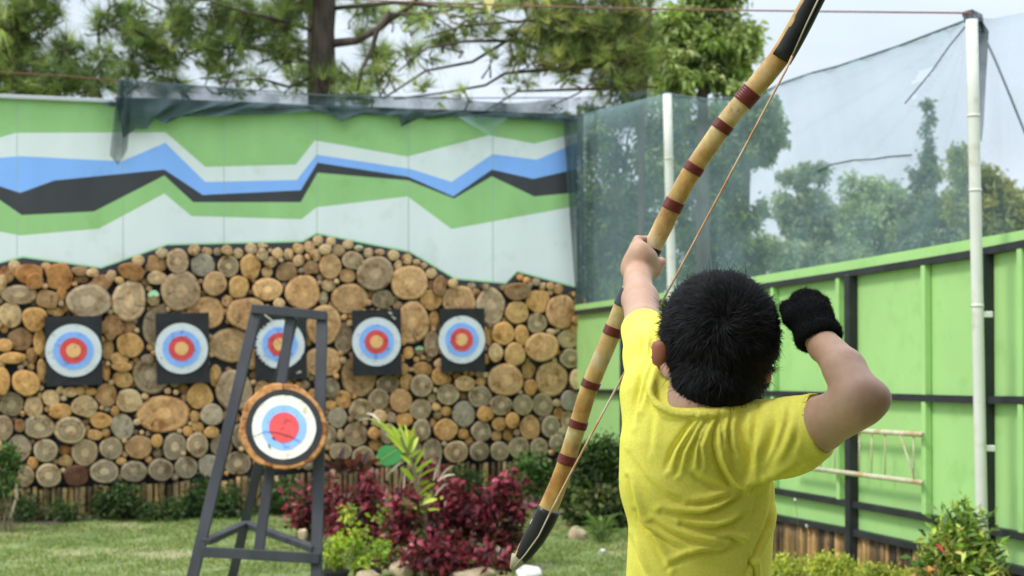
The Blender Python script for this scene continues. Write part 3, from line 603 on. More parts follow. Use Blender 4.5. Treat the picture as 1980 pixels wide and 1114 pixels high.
sheet('net_fold', WOf(.2), [(925, 208), (1000, 198), (1080, 190), (1160, 184), (1230, 172), (1292, 176)], [(925, 228), (1000, 228), (1080, 232), (1160, 218), (1230, 200), (1292, 186)], mt['net_wall'], 70, 8, .05, wnet, 10, dens=lambda u, v: -.12, fold=5)
sheet('net_drape', WOf(.12), [(1088, 228), (1104, 224), (1128, 220)], [(1114, 590), (1118, 604), (1130, 600)], mt['net_dense'], 12, 30, .02, wnet, 11, dens=lambda u, v: -.05, fold=2)
m_ = MB(); m_.tube([W(x, y, .1) for x, y in ((232, 155), (420, 169), (620, 184), (860, 190), (1100, 189))], .006, 6); m_.build('edge_rope', mt['rope'], wnet)

# wires overhead and the pennant on one of them
a = top_near + np.array([0, 0, .03]); b_ = P(560, -6, 9.6); n_ = 14
m_ = MB(); m_.tube([a + (b_ - a) * t - np.array([0, 0, .02 * math.sin(math.pi * t)]) for t in np.linspace(0, 1, n_)], .0045, 6)
tag(m_.build('overhead_wire', mt['wire']), 'thin rusty wire running from the tall pole top across the trees', 'wire')
m_ = MB(); m_.tube([W(x, y, .9) for x, y in ((-160, 134), (0, 139), (140, 148), (232, 157))], .005, 6)
tag(m_.build('overhead_wire', mt['wire']), 'short rusty wire above the wall left of the gathered net', 'wire')
mb = MB(); c = [P(928, -14, 8.6), P(966, -14, 8.6), P(952, 8, 8.6), P(947, 27, 8.6), P(938, 6, 8.6)]
mb.add(c + [p + np.array([0, .006, 0]) for p in c], [(0, 4, 3, 2, 1), (5, 6, 7, 8, 9)] + [(i, (i + 1) % 5, 5 + (i + 1) % 5, 5 + i) for i in range(5)])
tag(mb.build('pennant', M('pennant', (0.72, 0.62, 0.25), .7, 6, .25, tint=False)), 'pale yellow pointed pennant tip hanging at the top edge of the view', 'pennant')

# ------------------------------------------------------------------ easel with round target
ez = empty('target_stand', (P(500, 1000, 7.8)[0], 7.9, 0), 'black painted wooden tripod stand on the lawn, in front of the middle wall target', 'stand')
def gnd(a, b):                                           # extend a leg to the ground
    a = np.asarray(a); b = np.asarray(b); t = a[2] / (a[2] - b[2]); return a + (b - a) * t
YT, YB = 8.15, 7.75
tL, tR, tC = P(497, 598, YT), P(623, 606, YT), P(562, 606, YT)
LL = gnd(tL, P(376, 1100, YB)); RR = gnd(tR, P(612, 1100, YB)); BB = gnd(P(568, 612, YT + .05), P(452, 1104, YT + .62))
up = np.array([0, -1, .1])
m_ = MB(); m_.bar(tL, LL, .062, .034, up); m_.build('leg', mt['easel'], ez)
m_ = MB(); m_.bar(tR, RR, .062, .034, up); m_.build('leg', mt['easel'], ez)
m_ = MB(); m_.bar(P(568, 612, YT + .05), BB, .055, .034, up); m_.build('leg', mt['easel'], ez)
m_ = MB(); m_.bar(P(486, 597, YT - .03), P(632, 611, YT - .03), .052, .030, up); m_.build('top_bar', mt['easel'], ez)
m_ = MB(); m_.bar(P(562, 612, YT + .005), P(500, 1068, YB + .06), .056, .030, up); m_.build('centre_strut', mt['easel'], ez)
m_ = MB(); m_.bar(P(392, 1067, YB - .015), P(618, 1080, YB - .015), .056, .030, up); m_.build('cross_bar', mt['easel'], ez)
m_ = MB(); m_.bar(P(398, 1048, YB + .02), P(476, 1013, YB + .62), .055, .034, (0, 0, 1)); m_.build('brace', mt['easel'], ez)
m_ = MB(); m_.bar(P(610, 1062, YB + .02), P(474, 1013, YB + .62), .055, .034, (0, 0, 1)); m_.build('brace', mt['easel'], ez)
rt = empty('round_target', P(549, 826, 7.8), 'round wooden target with black, white, blue and red rings hung on the black stand', 'target')
YD = 7.78
def D_(x, y, o): return P(x, y, YD + (826 - y) / 500 * .4 - o)
rs = np.random.RandomState(3); n = 64; th = np.linspace(0, 2 * math.pi, n, endpoint=False)
out = 1 + .03 * np.sin(2 * th + 1) + .025 * np.sin(3 * th + .4) + .012 * np.sin(9 * th) + rs.normal(0, .006, n)
V = []
for rr, o in ((.0, .0), (.97, .0), (1.0, -.012), (1.0, -.075)):
    V += [D_(547 + 83 * rr * out[i] * math.cos(th[i]), 826 + 86 * rr * out[i] * math.sin(th[i]), o) for i in range(n)] if rr else [D_(547, 826, 0)]
Fs = [(0, 1 + i, 1 + (i + 1) % n) for i in range(n)]; mi = [0] * n
for k in range(2):
    for i in range(n): j = (i + 1) % n; Fs.append((1 + k * n + i, 1 + (k + 1) * n + i, 1 + (k + 1) * n + j, 1 + k * n + j)); mi.append(0 if k == 0 else 1)
Fs.append(tuple(1 + 2 * n + i for i in range(n))); mi.append(0)
mb = MB(); mb.add(V, Fs, mi); mb.build('wood_slab', [mt['wood_ring'], mt['bark']], rt)
mb = MB(); disc(mb, D_, 549, 826.5, [(74, 73), (62, 62), (43.5, 43.5), (29, 29.5)], 0.004, 0.0025, mis=[0, 1, 2, 3], wob=.012, rs=rs)
def crack(pts, w_):
    for (x0, y0), (x1, y1) in zip(pts[:-1], pts[1:]):
        d_ = np.array([x1 - x0, y1 - y0]); d_ = np.array([-d_[1], d_[0]]) / np.linalg.norm(d_) * w_
        mb.add([D_(x0, y0, .0155), D_(x1, y1, .0155), D_(x1 + d_[0], y1 + d_[1], .0155), D_(x0 + d_[0], y0 + d_[1], .0155)], [(0, 1, 2, 3), (3, 2, 1, 0)], 4)
crack([(470, 847), (495, 842), (512, 834), (535, 836), (560, 843), (580, 853)], 1.1); crack([(549, 740), (548, 750), (550, 756)], 2); crack([(520, 858), (523, 866)], 2.5); crack([(527, 845), (532, 848)], 3)
mb.build('target_face', [mt['pb'], mt['pwc'], mt['pl'], mt['pr'], mt['crack']], rt)
# ------------------------------------------------------------------ foliage helpers
def unit(v): return v / (np.linalg.norm(v, axis=-1, keepdims=True) + 1e-9)
def leaf_arrays(C, D, L, Wd, rs, droop=0.25, curl=0.0):
    """diamond leaves of 4 corners: C base points, D directions, L lengths, Wd widths"""
    n = len(C); D = unit(D); side = unit(np.cross(D, rs.normal(size=(n, 3)))); nrm = np.cross(D, side)
    L = np.broadcast_to(L, (n,))[:, None]; Wd = np.broadcast_to(Wd, (n,))[:, None]
    mid = C + D * L * .45 + nrm * L * .08
    tip = C + D * L - np.array([0, 0, 1]) * L * droop
    V = np.stack([C, mid - side * Wd / 2, tip, mid + side * Wd / 2], 1).reshape(-1, 3)
    Fq = np.arange(4 * n).reshape(n, 4); return V, Fq
def blade_arrays(C, D, L, w, rs, bend=0.3):
    """curved 3-segment blades (grass, hair, strap leaves)"""
    n = len(C); D = unit(D); side = unit(np.cross(D, rs.normal(size=(n, 3)))); L = np.broadcast_to(L, (n,))[:, None]; w = np.broadcast_to(w, (n,))[:, None]
    g = np.array([0, 0, -1.0]); P1 = C + D * L * .4 + g * L * bend * .12; P2 = C + D * L * .75 + g * L * bend * .5; P3 = C + D * L + g * L * bend
    V = np.stack([C - side * w / 2, C + side * w / 2, P1 - side * w * .45, P1 + side * w * .45, P2 - side * w * .3, P2 + side * w * .3, P3], 1).reshape(-1, 3)
    b = (np.arange(n) * 7)[:, None]; Q = np.concatenate([b + np.array([[0, 1, 3, 2]]), b + np.array([[2, 3, 5, 4]]), b + np.array([[4, 5, 6, 6]])])
    faces = np.concatenate([(b + np.array([[0, 1, 3]])), (b + np.array([[0, 3, 2]])), (b + np.array([[2, 3, 5]])), (b + np.array([[2, 5, 4]])), (b + np.array([[4, 5, 6]]))])
    return V, faces
def tints(n, pal, rs, per, jit=.18):
    pal = np.array(pal); t = pal[rs.randint(0, len(pal), n)] * (1 + rs.normal(0, jit, (n, 1))); return np.repeat(np.clip(t, .004, 1), per, 0)
def blob_points(blobs, Y, n, rs, dscale=1.0, shell=.35):
    """random points in ellipsoids given as (px, py, rx, ry[, dY]) at distance Y; returns points and blob index"""
    ar = np.array([b[2] * b[3] for b in blobs], float); k = rs.choice(len(blobs), n, p=ar / ar.sum()); u = unit(rs.normal(size=(n, 3))) * (rs.rand(n, 1) ** shell)
    out = np.zeros((n, 3))
    for i, b in enumerate(blobs):
        m = k == i; yy = Y + (b[4] if len(b) > 4 else 0); c = P(b[0], b[1], yy); s = yy / FPX
        out[m] = c + u[m] * np.array([b[2] * s, b[2] * s * dscale, b[3] * s])
    return out, k
def trunk_mesh(pts, r0, r1, mat, parent, name='trunk', seg=12, wob=.12):
    pts = np.array(pts, float); n = max(6, len(pts)); t = np.linspace(0, 1, len(pts)); tt = np.linspace(0, 1, n * 2)
    pp = np.stack([np.interp(tt, t, pts[:, i]) for i in range(3)], 1); m_ = MB(); m_.tube(pp, np.linspace(r0, r1, len(pp)), seg, wob=wob); return m_.build(name, mat, parent, smooth=True)
def limbs(parent, src, tgt, r, mat, rs, name='limb', merge=True):
    m_ = MB()
    for a, b in zip(src, tgt):
        d = b - a; L = np.linalg.norm(d); k = rs.normal(0, .06, 3) * L
        m_.tube([a, a + d * .35 + k, a + d * .7 + k * .7, b], [r, r * .7, r * .45, r * .2], 6)
    return m_.build(name, mat, parent)
TREES = 'trees growing beyond the wall and fence'
def broad_tree(name, label, Y, base_px, blobs, n, leaf, pal, r, seed, wd_=.45, droop=.5, fork=None, dsc=1.0, mat='leaf', trunk=True, cat='tree', shell=.35):
    rs = np.random.RandomState(seed); g = P(base_px, 600, Y); g[2] = 0
    t = empty(name, g, label, cat, TREES)
    topb = min(blobs, key=lambda b: b[1]); top = P(topb[0], topb[1], Y)
    cx_ = np.mean([b[0] for b in blobs]); mid = P(cx_, np.mean([b[1] for b in blobs]) + 20, Y)
    if trunk:
        tr = [g, g * .5 + mid * .5 + rs.normal(0, .1, 3), mid, mid * .4 + top * .6]
        trunk_mesh(tr, r, r * .3, mt['pine_bark'], t)
        src = [mid + (top - mid) * rs.uniform(-.4, .5) for _ in blobs]; tg = [P(b[0], b[1], Y + (b[4] if len(b) > 4 else 0)) for b in blobs]
        limbs(t, src, tg, r * .35, mt['pine_bark'], rs)
    # clumps of leaves spread through each blob, with gaps between the clumps
    nc = max(8, n // 38); cc, k = blob_points(blobs, Y, nc, rs, dsc, shell)
    s = Y / FPX; per = n // nc; C = np.repeat(cc, per, 0); C = C + rs.normal(size=C.shape) * (np.array([b[2] for b in blobs]).mean() * s * .17)
    D = unit(rs.normal(size=C.shape) + np.array([0, 0, -.3 if droop > 0 else .5])); L = leaf * rs.uniform(.6, 1.3, len(C))
    V, Fq = leaf_arrays(C, D, L, L * wd_, rs, droop * .4)
    pc = np.array(pal)[rs.randint(0, len(pal), nc)] * (1 + rs.normal(0, .22, (nc, 1))); tt = np.repeat(pc, per, 0) * (1 + rs.normal(0, .15, (len(C), 1)))
    npmesh('crown', V, Fq, mt[mat], t, {'Tint': np.repeat(np.clip(tt, .004, 1), 4, 0)})
    return t
def needle_tufts(C, A, rs, nn, L, w, pal, spread=1.0):
    n = len(C); Cr = np.repeat(C, nn, 0); Ar = np.repeat(A, nn, 0); D = unit(Ar + rs.normal(size=Cr.shape) * spread * .42)
    L_ = L * rs.uniform(.7, 1.1, len(Cr)); side = unit(np.cross(D, rs.normal(size=D.shape)))
    tip = Cr + D * L_[:, None] - np.array([0, 0, 1]) * (L_ * .12)[:, None]; ww = w * .5
    V = np.stack([Cr - side * ww, Cr + side * ww, tip], 1).reshape(-1, 3)
    pc = np.array(pal)[rs.randint(0, len(pal), n)] * (1 + rs.normal(0, .22, (n, 1))); tt = np.repeat(pc, nn, 0) * (1 + rs.normal(0, .12, (len(Cr), 1)))
    return V, np.arange(3 * len(Cr)).reshape(-1, 3), np.repeat(np.clip(tt, .004, 1), 3, 0)
PINE = [(.21, .28, .07), (.15, .21, .06), (.27, .34, .09), (.09, .14, .045), (.34, .39, .12), (.17, .21, .08)]
def pine(label, Y, trunk_px, r0, branches, blobs, nt_, seed, pal=PINE, L=.30, nn=24, w=.0085, trunk=True, name='pine_tree', twigs=True):
    rs = np.random.RandomState(seed); g = P(trunk_px[-1][0], 600, Y); g[2] = 0
    t = empty(name, g, label, 'tree', TREES)
    tp = [g] + [P(x, y, Y) for x, y in reversed(trunk_px)]
    trunk_mesh(tp, r0, r0 * .78, mt['pine_bark'], t, seg=16, wob=.2)
    for br in branches:
        pts = [P(x, y, Y + dy) for x, y, dy in br[1:]]; m_ = MB(); k = len(pts)
        pts = [p + rs.normal(0, .02, 3) for p in pts]; m_.tube(pts, np.linspace(br[0], br[0] * .35, k), 8); m_.build('branch', mt['pine_bark'], t, smooth=True)
    C, k = blob_points(blobs, Y, nt_, rs, 1.4, .45); A = unit(rs.normal(size=C.shape) * .8 + np.array([0, -.1, .6]))
    V, Fq, T = needle_tufts(C, A, rs, nn, L, w, pal)
    npmesh('crown', V, Fq, mt['needle'], t, {'Tint': np.clip(T * np.array([1.2, 1.2, 1.35]), 0, 1)})
    if twigs:
        sub = rs.choice(len(C), min(len(C), 260), replace=False); m_ = MB()
        for i in sub:
            b = blobs[k[i]]; bc = P(b[0], b[1], Y + (b[4] if len(b) > 4 else 0)); d = C[i] - bc; d[2] *= .4
            m_.tube([C[i] - d * .9 - A[i] * .25, C[i] - A[i] * .12, C[i] + A[i] * .03], [.012, .009, .005], 5)
        tag(m_.build('twigs', mt['pine_bark'], t), kind='stuff')
    return t
# pines behind the painted wall
pine('bushy green pine behind the far end of the painted wall', 16.0, [(-70, -400), (-75, 200)], .16,
     [(.035, (-70, 60, 0), (0, 40, 0), (60, 20, 0), (110, -10, 0)), (.03, (-70, 170, 0), (20, 150, 0), (110, 140, 0))] ,
     [(20, 60, 62, 50), (35, 150, 70, 42), (120, 150, 60, 44), (170, 165, 50, 30), (200, 120, 30, 30), (60, 20, 60, 44), (10, 110, 60, 50), (-60, 80, 80, 120), (130, 100, 44, 24), (100, -60, 110, 50), (70, 180, 60, 20)], 1000, 21)
pine('tall pine with a thick brown trunk rising behind the middle of the wall', 17.0, [(625, -420), (626, 0), (622, 210)], .165,
     [(.055, (648, 88, 0), (690, 76, -.3), (727, 60, -.5), (757, 36, -.6), (790, 10, -.8), (830, -30, -1)),
      (.04, (752, 30, -.6), (735, 60, -.6), (716, 95, -.6), (698, 135, -.7), (684, 175, -.8)),
      (.028, (650, 16, 0), (760, 5, -.6), (860, 10, -1), (940, 14, -1.2), (1010, 10, -1.3)),
      (.024, (752, 30, -.6), (800, 30, -.8), (860, 18, -1.2), (930, 8, -1.6)),
      (.028, (606, 120, 0), (560, 112, .2), (517, 100, .4), (467, 90, .5), (397, 62, .6), (330, 30, .8), (290, 8, .9), (250, -20, 1)),
      (.026, (606, 60, 0), (520, 30, -.4), (440, 15, -.8), (360, -12, -1)),
      (.022, (606, 150, 0), (560, 165, -.5), (500, 150, -.8), (420, 160, -1.3))],
     [(270, 70, 48, 34), (300, 125, 52, 26), (350, 30, 40, 30), (250, 25, 34, 22), (340, 165, 44, 16), (425, 130, 36, 30), (480, 40, 44, 32), (545, 30, 48, 34), (560, 100, 36, 36), (585, 150, 34, 30), (420, 55, 32, 24),
      (500, 160, 30, 12), (640, 150, 30, 28), (688, 150, 42, 22), (735, 110, 34, 18), (700, 70, 20, 14), (590, -30, 90, 30), (380, -40, 120, 30), (700, 190, 50, 12), (780, 60, 22, 12), (240, 150, 40, 30), (310, 90, 60, 40), (390, 100, 50, 26), (460, 90, 44, 22), (520, 80, 40, 30), (450, 20, 60, 26), (360, 60, 50, 20), (560, 20, 40, 30), (200, 40, 30, 30), (450, 178, 50, 8), (740, 30, 40, 20), (830, 110, 40, 12), (700, 20, 30, 20), (800, 20, 40, 14)], 1150, 22)
pine('slim dark pine trunk close behind the thick trunk', 18.2, [(598, -420), (602, 0), (606, 210)], .075, [], [(590, -60, 60, 30), (575, 130, 26, 24), (610, 175, 26, 14)], 50, 23, twigs=False)
pine('spreading pine whose long thin limbs reach over the wall between the trunk and the pennant', 15.6, [(1262, -300), (1255, 60), (1240, 230)], .04,
     [(.03, (1240, 60, 0), (1150, 82, 0), (1060, 96, 0), (985, 82, 0), (910, 118, 0), (820, 140, .1), (740, 186, .2)),
      (.026, (1240, 120, 0), (1120, 130, 0), (1030, 140, 0), (977, 148, 0), (943, 157, 0), (853, 178, .2), (760, 192, .3)),
      (.02, (985, 82, 0), (900, 80, -.3), (830, 100, -.5), (765, 137, -.6)),
      (.022, (1245, 170, 0), (1110, 175, -.3), (1003, 180, -.5), (943, 213, -.7)),
      (.018, (1245, 100, 0), (1190, 130, -.3), (1120, 180, -.5), (1060, 205, -.5)),
      (.02, (1250, 20, 0), (1130, 30, -.2), (1010, 40, -.3), (900, 50, -.4), (820, 70, -.3))],
     [(858, 82, 28, 14), (905, 60, 36, 14), (960, 58, 44, 18), (1020, 70, 38, 22), (1010, 115, 26, 22), (950, 112, 24, 10), (1060, 50, 50, 30), (1105, 30, 44, 34), (1150, 60, 50, 48), (1205, 50, 44, 56),
      (1170, 120, 40, 34), (1235, 130, 34, 40), (1110, 95, 40, 30), (1105, 150, 30, 16), (1180, 165, 44, 14), (820, 172, 22, 10), (985, 8, 60, 14), (1200, 0, 70, 30), (740, 145, 26, 16), (1130, -30, 90, 30), (880, 190, 50, 7), (790, 100, 30, 10), (1090, 70, 70, 40), (1180, 90, 60, 50), (1225, 80, 50, 70), (1080, 120, 60, 24), (1200, 170, 50, 20), (820, 40, 40, 10), (900, 20, 60, 12), (1000, 165, 50, 9), (1060, 10, 60, 20)], 1120, 24,
     pal=[(.23, .29, .08), (.17, .22, .07), (.30, .35, .09), (.12, .16, .05), (.36, .35, .11)], L=.25)
GREENS = [(.22, .30, .08), (.31, .40, .12), (.40, .48, .18), (.14, .19, .06), (.48, .54, .22)]
broad_tree('broadleaf_tree', 'light green broadleaf tree with drooping leaves beside the top of the bow', 19, 1370,
     [(1300, 60, 50, 58), (1370, 50, 62, 62), (1425, 90, 40, 52), (1340, 120, 60, 50), (1400, 150, 50, 44), (1300, 160, 44, 40), (1280, 110, 34, 44), (1385, -10, 66, 30), (1455, 60, 14, 30), (1330, -60, 80, 40)], 11500, .12, GREENS, .12, 31)
broad_tree('leafy_tree', 'tree with a drooping rounded crown seen through the net right of the bow', 22, 1440,
     [(1440, 240, 50, 44), (1475, 270, 40, 40), (1420, 300, 50, 44), (1490, 220, 26, 24), (1460, 200, 34, 22), (1380, 250, 40, 50)], 9500, .12, [(.11, .17, .06), (.15, .22, .08), (.20, .27, .10)], .12, 32)
DK = [(.06, .10, .04), (.09, .14, .05), (.13, .19, .06), (.20, .25, .08)]
broad_tree('evergreen_tree', 'dark dense evergreen behind the net next to the end of the painted wall', 18, 1190,
     [(1160, 280, 50, 50), (1210, 250, 50, 50), (1250, 320, 50, 70), (1170, 360, 55, 70), (1150, 450, 50, 70), (1220, 440, 60, 80), (1180, 530, 70, 60), (1260, 520, 50, 60), (1270, 240, 30, 50), (1140, 560, 50, 40), (1130, 230, 50, 30), (1230, 210, 50, 30)], 13500, .12, DK, .06, 33, wd_=.3)
broad_tree('evergreen_tree', 'dark green tree behind the net between the far white pole and the bowstring', 21, 1380,
     [(1330, 300, 44, 60), (1350, 400, 60, 60), (1320, 480, 50, 60), (1400, 440, 50, 60), (1440, 500, 50, 50), (1370, 540, 70, 50), (1450, 420, 34, 40), (1480, 540, 40, 34), (1320, 230, 40, 40), (1300, 360, 40, 60), (1400, 360, 40, 50)], 13500, .13, DK + [(.09, .14, .045)], .055, 34, wd_=.3)
far = [(.17, .22, .13), (.21, .26, .15), (.26, .31, .17)]
broad_tree('eucalyptus_tree', 'far loose grey green tree standing alone above the fence right of the bowstring', 38, 1545,
     [(1550, 345, 40, 28), (1520, 400, 34, 30), (1575, 390, 34, 34), (1545, 440, 30, 26), (1590, 330, 14, 18), (1600, 470, 40, 44), (1585, 430, 30, 40)], 8000, .17, far, .16, 35)
broad_tree('leafy_tree', 'far rounded mid green tree left of the pointed conifer', 42, 1670,
     [(1660, 370, 34, 34), (1640, 430, 44, 40), (1690, 420, 44, 46), (1715, 380, 30, 34), (1730, 440, 34, 46), (1650, 500, 60, 40), (1720, 500, 50, 30)], 12000, .18, [(.20, .27, .14), (.27, .35, .16), (.32, .39, .19)], .18, 36)
broad_tree('conifer_tree', 'far pointed dark conifer with a bare tip left of the near white pole', 36, 1795,
     [(1795, 300, 14, 34), (1797, 250, 6, 40), (1792, 345, 30, 30), (1795, 400, 42, 36), (1785, 450, 50, 44), (1810, 480, 50, 30), (1794, 215, 3, 22), (1755, 470, 36, 34), (1835, 440, 26, 50), (1770, 400, 30, 30)], 10000, .15, [(.12, .16, .11), (.15, .19, .12), (.19, .23, .14)], .14, 37)
broad_tree('leafy_tree', 'yellow green tree with loose crown on both sides of the near white pole', 30, 1890,
     [(1850, 300, 20, 24), (1868, 340, 30, 40), (1905, 330, 30, 36), (1930, 370, 40, 40), (1900, 410, 44, 40), (1960, 400, 40, 36), (1850, 400, 30, 40), (1990, 430, 50, 40), (1930, 440, 70, 30), (2050, 400, 60, 60)], 13000, .14, [(.24, .27, .08), (.32, .34, .10), (.18, .21, .08), (.38, .37, .12)], .15, 38)
broad_tree('shrubby_tree', 'low dark far tree behind the fence top left of the pointed conifer', 34, 1600,
     [(1530, 500, 50, 34), (1600, 510, 60, 30), (1480, 480, 30, 30)], 6000, .15, far, .1, 39)

# ------------------------------------------------------------------ grass, beds and plants
rs = np.random.RandomState(50); n = 70000
pxs = np.concatenate([rs.uniform(-60, 700, int(n * .74)), rs.uniform(990, 1290, n - int(n * .74))]); Yg = rs.uniform(7.6, 12.9, n)
C = np.stack([(pxs - 990) / 2750 * Yg, Yg, np.zeros(n)], 1)
dist = (C - A) @ WN; keep = dist > np.where(pxs > 990, .75, .42) + rs.uniform(-.1, .12, n); C = C[keep]; n = len(C)
patch = np.sin(C[:, 0] * 5.1 + C[:, 1] * 2.3) * np.sin(C[:, 1] * 7.7 - C[:, 0] * 3) + .5 * np.sin(C[:, 0] * 13 + 2) * np.sin(C[:, 1] * 17) > .35
keep = ~(patch & (rs.rand(n) < .8)); C = C[keep]; n = len(C)
V, Fq = blade_arrays(C, unit(rs.normal(size=(n, 3)) * .45 + np.array([0, 0, 1])), rs.uniform(.02, .045, n), .006, rs, .25)
tag(npmesh('grass', V, Fq, mt['leaf'], None, {'Tint': tints(n, [(.17, .26, .06), (.22, .32, .08), (.30, .35, .11), (.36, .34, .17), (.12, .18, .05)], rs, 7)}), kind='stuff')

def gp(px, py, hgt=0.0):                                   # ground point under an image position
    d = ray(px, py); t = (hgt - CAM[2]) / d[2]; return CAM + d * t
def plant(name, label, cat, base, blobs, Y, n, leaf, pal, seed, wd_=.5, droop=.3, stems=8, group=None, mat='leaf', up=.3, dsc=.8, clump=True, sr=.006):
    rs = np.random.RandomState(seed); g = P(base, 600, Y); g[2] = 0; t = empty(name, g, label, cat, group)
    nc = max(10, n // 14); cc, k = blob_points(blobs, Y, nc, rs, dsc, .42); per = n // nc; C = np.repeat(cc, per, 0) + rs.normal(size=(nc * per, 3)) * leaf * .7
    C[:, 2] = np.maximum(C[:, 2], .015)
    D = unit(rs.normal(size=C.shape) + np.array([0, -.15, up])); L = leaf * rs.uniform(.6, 1.25, len(C)); V, Fq = leaf_arrays(C, D, L, L * wd_, rs, droop)
    pc = np.array(pal)[rs.randint(0, len(pal), nc)] * (1 + rs.normal(0, .2, (nc, 1))); tt = np.repeat(pc, per, 0) * (1 + rs.normal(0, .18, (len(C), 1)))
    npmesh('foliage', V, Fq, mt[mat], t, {'Tint': np.repeat(np.clip(tt, .004, 1), 4, 0)})
    m_ = MB()
    for i in range(stems):
        j = rs.randint(nc); a = g + np.array([rs.normal(0, .04), rs.normal(0, .04), 0]); b_ = cc[j]; m_.tube([a, a * .45 + b_ * .55 + np.array([0, 0, .04]), b_], [sr, sr * .8, sr * .4], 6)
    m_.build('stem', mt['stem'], t); return t
BUR = [(.14, .022, .032), (.21, .03, .048), (.07, .016, .02), (.38, .07, .11), (.045, .014, .016), (.24, .036, .055), (.09, .09, .03)]
GB = 'burgundy leaved shrubs in the flower bed'
for i, (bx, bl, Y, n, lab) in enumerate([
    (615, [(600, 975, 46, 26), (640, 955, 34, 20), (590, 1010, 36, 26), (650, 1000, 34, 30)], 10.6, 1500, 'small burgundy shrub behind the right leg of the black stand'),
    (700, [(690, 985, 46, 40), (712, 955, 26, 26), (720, 1020, 50, 36), (670, 1030, 40, 24)], 10.0, 2100, 'burgundy shrub directly left of the tall yellow green plant'),
    (790, [(800, 1010, 50, 44), (770, 1050, 50, 40), (830, 1050, 46, 38), (790, 970, 30, 24)], 9.4, 2300, 'burgundy shrub at the foot of the tall yellow green plant'),
    (880, [(880, 965, 46, 30), (900, 1010, 56, 40), (870, 1050, 50, 34), (855, 1000, 30, 30)], 9.9, 2500, 'broad burgundy shrub in the middle of the bed, under the bamboo'),
    (965, [(985, 955, 30, 34), (960, 1000, 50, 36), (985, 1040, 44, 40), (940, 1060, 50, 30), (978, 930, 14, 16)], 9.7, 2500, 'tallest burgundy shrub at the lower end of the bow'),
    (845, [(838, 1075, 60, 22), (900, 1080, 60, 18), (960, 1085, 40, 14)], 9.0, 1500, 'low burgundy shrub just behind the front rocks'),
    (845, [(838, 918, 16, 14), (832, 940, 12, 14)], 10.9, 260, 'single burgundy stem rising against the bamboo edging')]):
    plant('red_shrub', lab, 'shrub', bx, bl, Y, int(n * .6), .062, BUR, 60 + i, .62, .25, 16, GB, 'waxleaf')
DG = [(.03, .055, .02), (.045, .08, .025), (.06, .11, .03), (.09, .14, .04)]
for i, (bx, bl, Y, n, lab, pal, lf) in enumerate([
    (235, [(232, 965, 40, 30), (225, 985, 46, 20)], 12.0, 1200, 'dark green shrub against the bamboo edging under the reddish log', DG, .06),
    (385, [(375, 985, 46, 22), (400, 955, 40, 26), (440, 975, 40, 30)], 12.1, 1500, 'dark green shrub against the edging left of the black stand leg', DG, .06),
    (560, [(545, 955, 36, 30), (580, 965, 34, 24), (530, 985, 40, 16)], 12.3, 1300, 'dark green shrub between the legs of the black stand', DG + [(.1, .17, .05)], .055),
    (905, [(900, 935, 40, 26), (930, 955, 30, 24)], 13.0, 1000, 'dark green shrub against the edging above the burgundy bed', DG, .05),
    (1032, [(1030, 900, 34, 24), (1010, 930, 30, 30), (1050, 930, 30, 30)], 12.6, 1900, 'bright green rounded bush against the last log ends', [(.07, .14, .03), (.10, .20, .045), (.05, .09, .025)], .05),
    (1150, [(1140, 890, 46, 30), (1175, 870, 34, 24), (1190, 915, 30, 36), (1120, 930, 40, 26)], 12.2, 2600, 'leafy dark green bush filling the corner beside the bow', [(.05, .10, .025), (.09, .15, .04), (.035, .06, .02)], .055),
    (1165, [(1150, 985, 46, 40), (1195, 990, 26, 50), (1110, 975, 34, 34), (1170, 1035, 40, 18)], 11.6, 2600, 'tangled green plants in the corner below the leafy bush', [(.05, .09, .03), (.12, .16, .05), (.2, .2, .08), (.03, .05, .02)], .06),
    (18, [(6, 884, 24, 16), (20, 908, 18, 18), (0, 945, 20, 26), (18, 874, 10, 7)], 11.3, 900, 'small green bush growing up the left end of the log wall', [(.06, .12, .03), (.10, .19, .045), (.035, .06, .02)], .05),
    (60, [(40, 985, 50, 22), (110, 990, 40, 14), (140, 990, 30, 12)], 11.9, 900, 'low dark plants at the foot of the edging, leftmost of all', DG, .055),
    (310, [(300, 990, 40, 14), (330, 985, 30, 18)], 11.9, 600, 'low dark plants between two dark shrubs at the edging', DG, .05)]):
    plant('green_shrub', lab, 'shrub', bx, bl, Y, n, lf, pal, 80 + i, .5, .3, 9, 'green shrubs along the foot of the wall')
YG = [(.42, .50, .06), (.30, .42, .06), (.52, .55, .09), (.20, .32, .05)]
for i, (bx, bl, Y, n, lab) in enumerate([
    (650, [(648, 1072, 20, 18), (655, 1052, 10, 10)], 8.95, 330, 'yellow green plant in a black pot right beside the stand leg'),
    (712, [(705, 1088, 28, 16), (735, 1066, 18, 14), (690, 1045, 14, 24), (677, 1000, 8, 18)], 9.0, 520, 'taller yellow green plant in a black pot before the burgundy shrub'),
    (775, [(770, 985, 26, 12), (812, 965, 22, 10), (745, 1000, 16, 9)], 9.6, 330, 'yellow flowering sprigs among the burgundy leaves')]):
    t = plant('potted_plant' if i < 2 else 'flowering_plant', lab, 'plant', bx, bl, Y, n, .042, YG, 100 + i, .55, .2, 7)
    if i < 2:
        g = P(bx, 600, Y); g[2] = 0; m_ = MB(); m_.tube([g, g + [0, 0, .02], g + [0, 0, .11], g + [0, 0, .12], g + [0, 0, .13]], [.062, .065, .08, .088, .088], 18); m_.build('pot', mt['pot'], t, smooth=False)
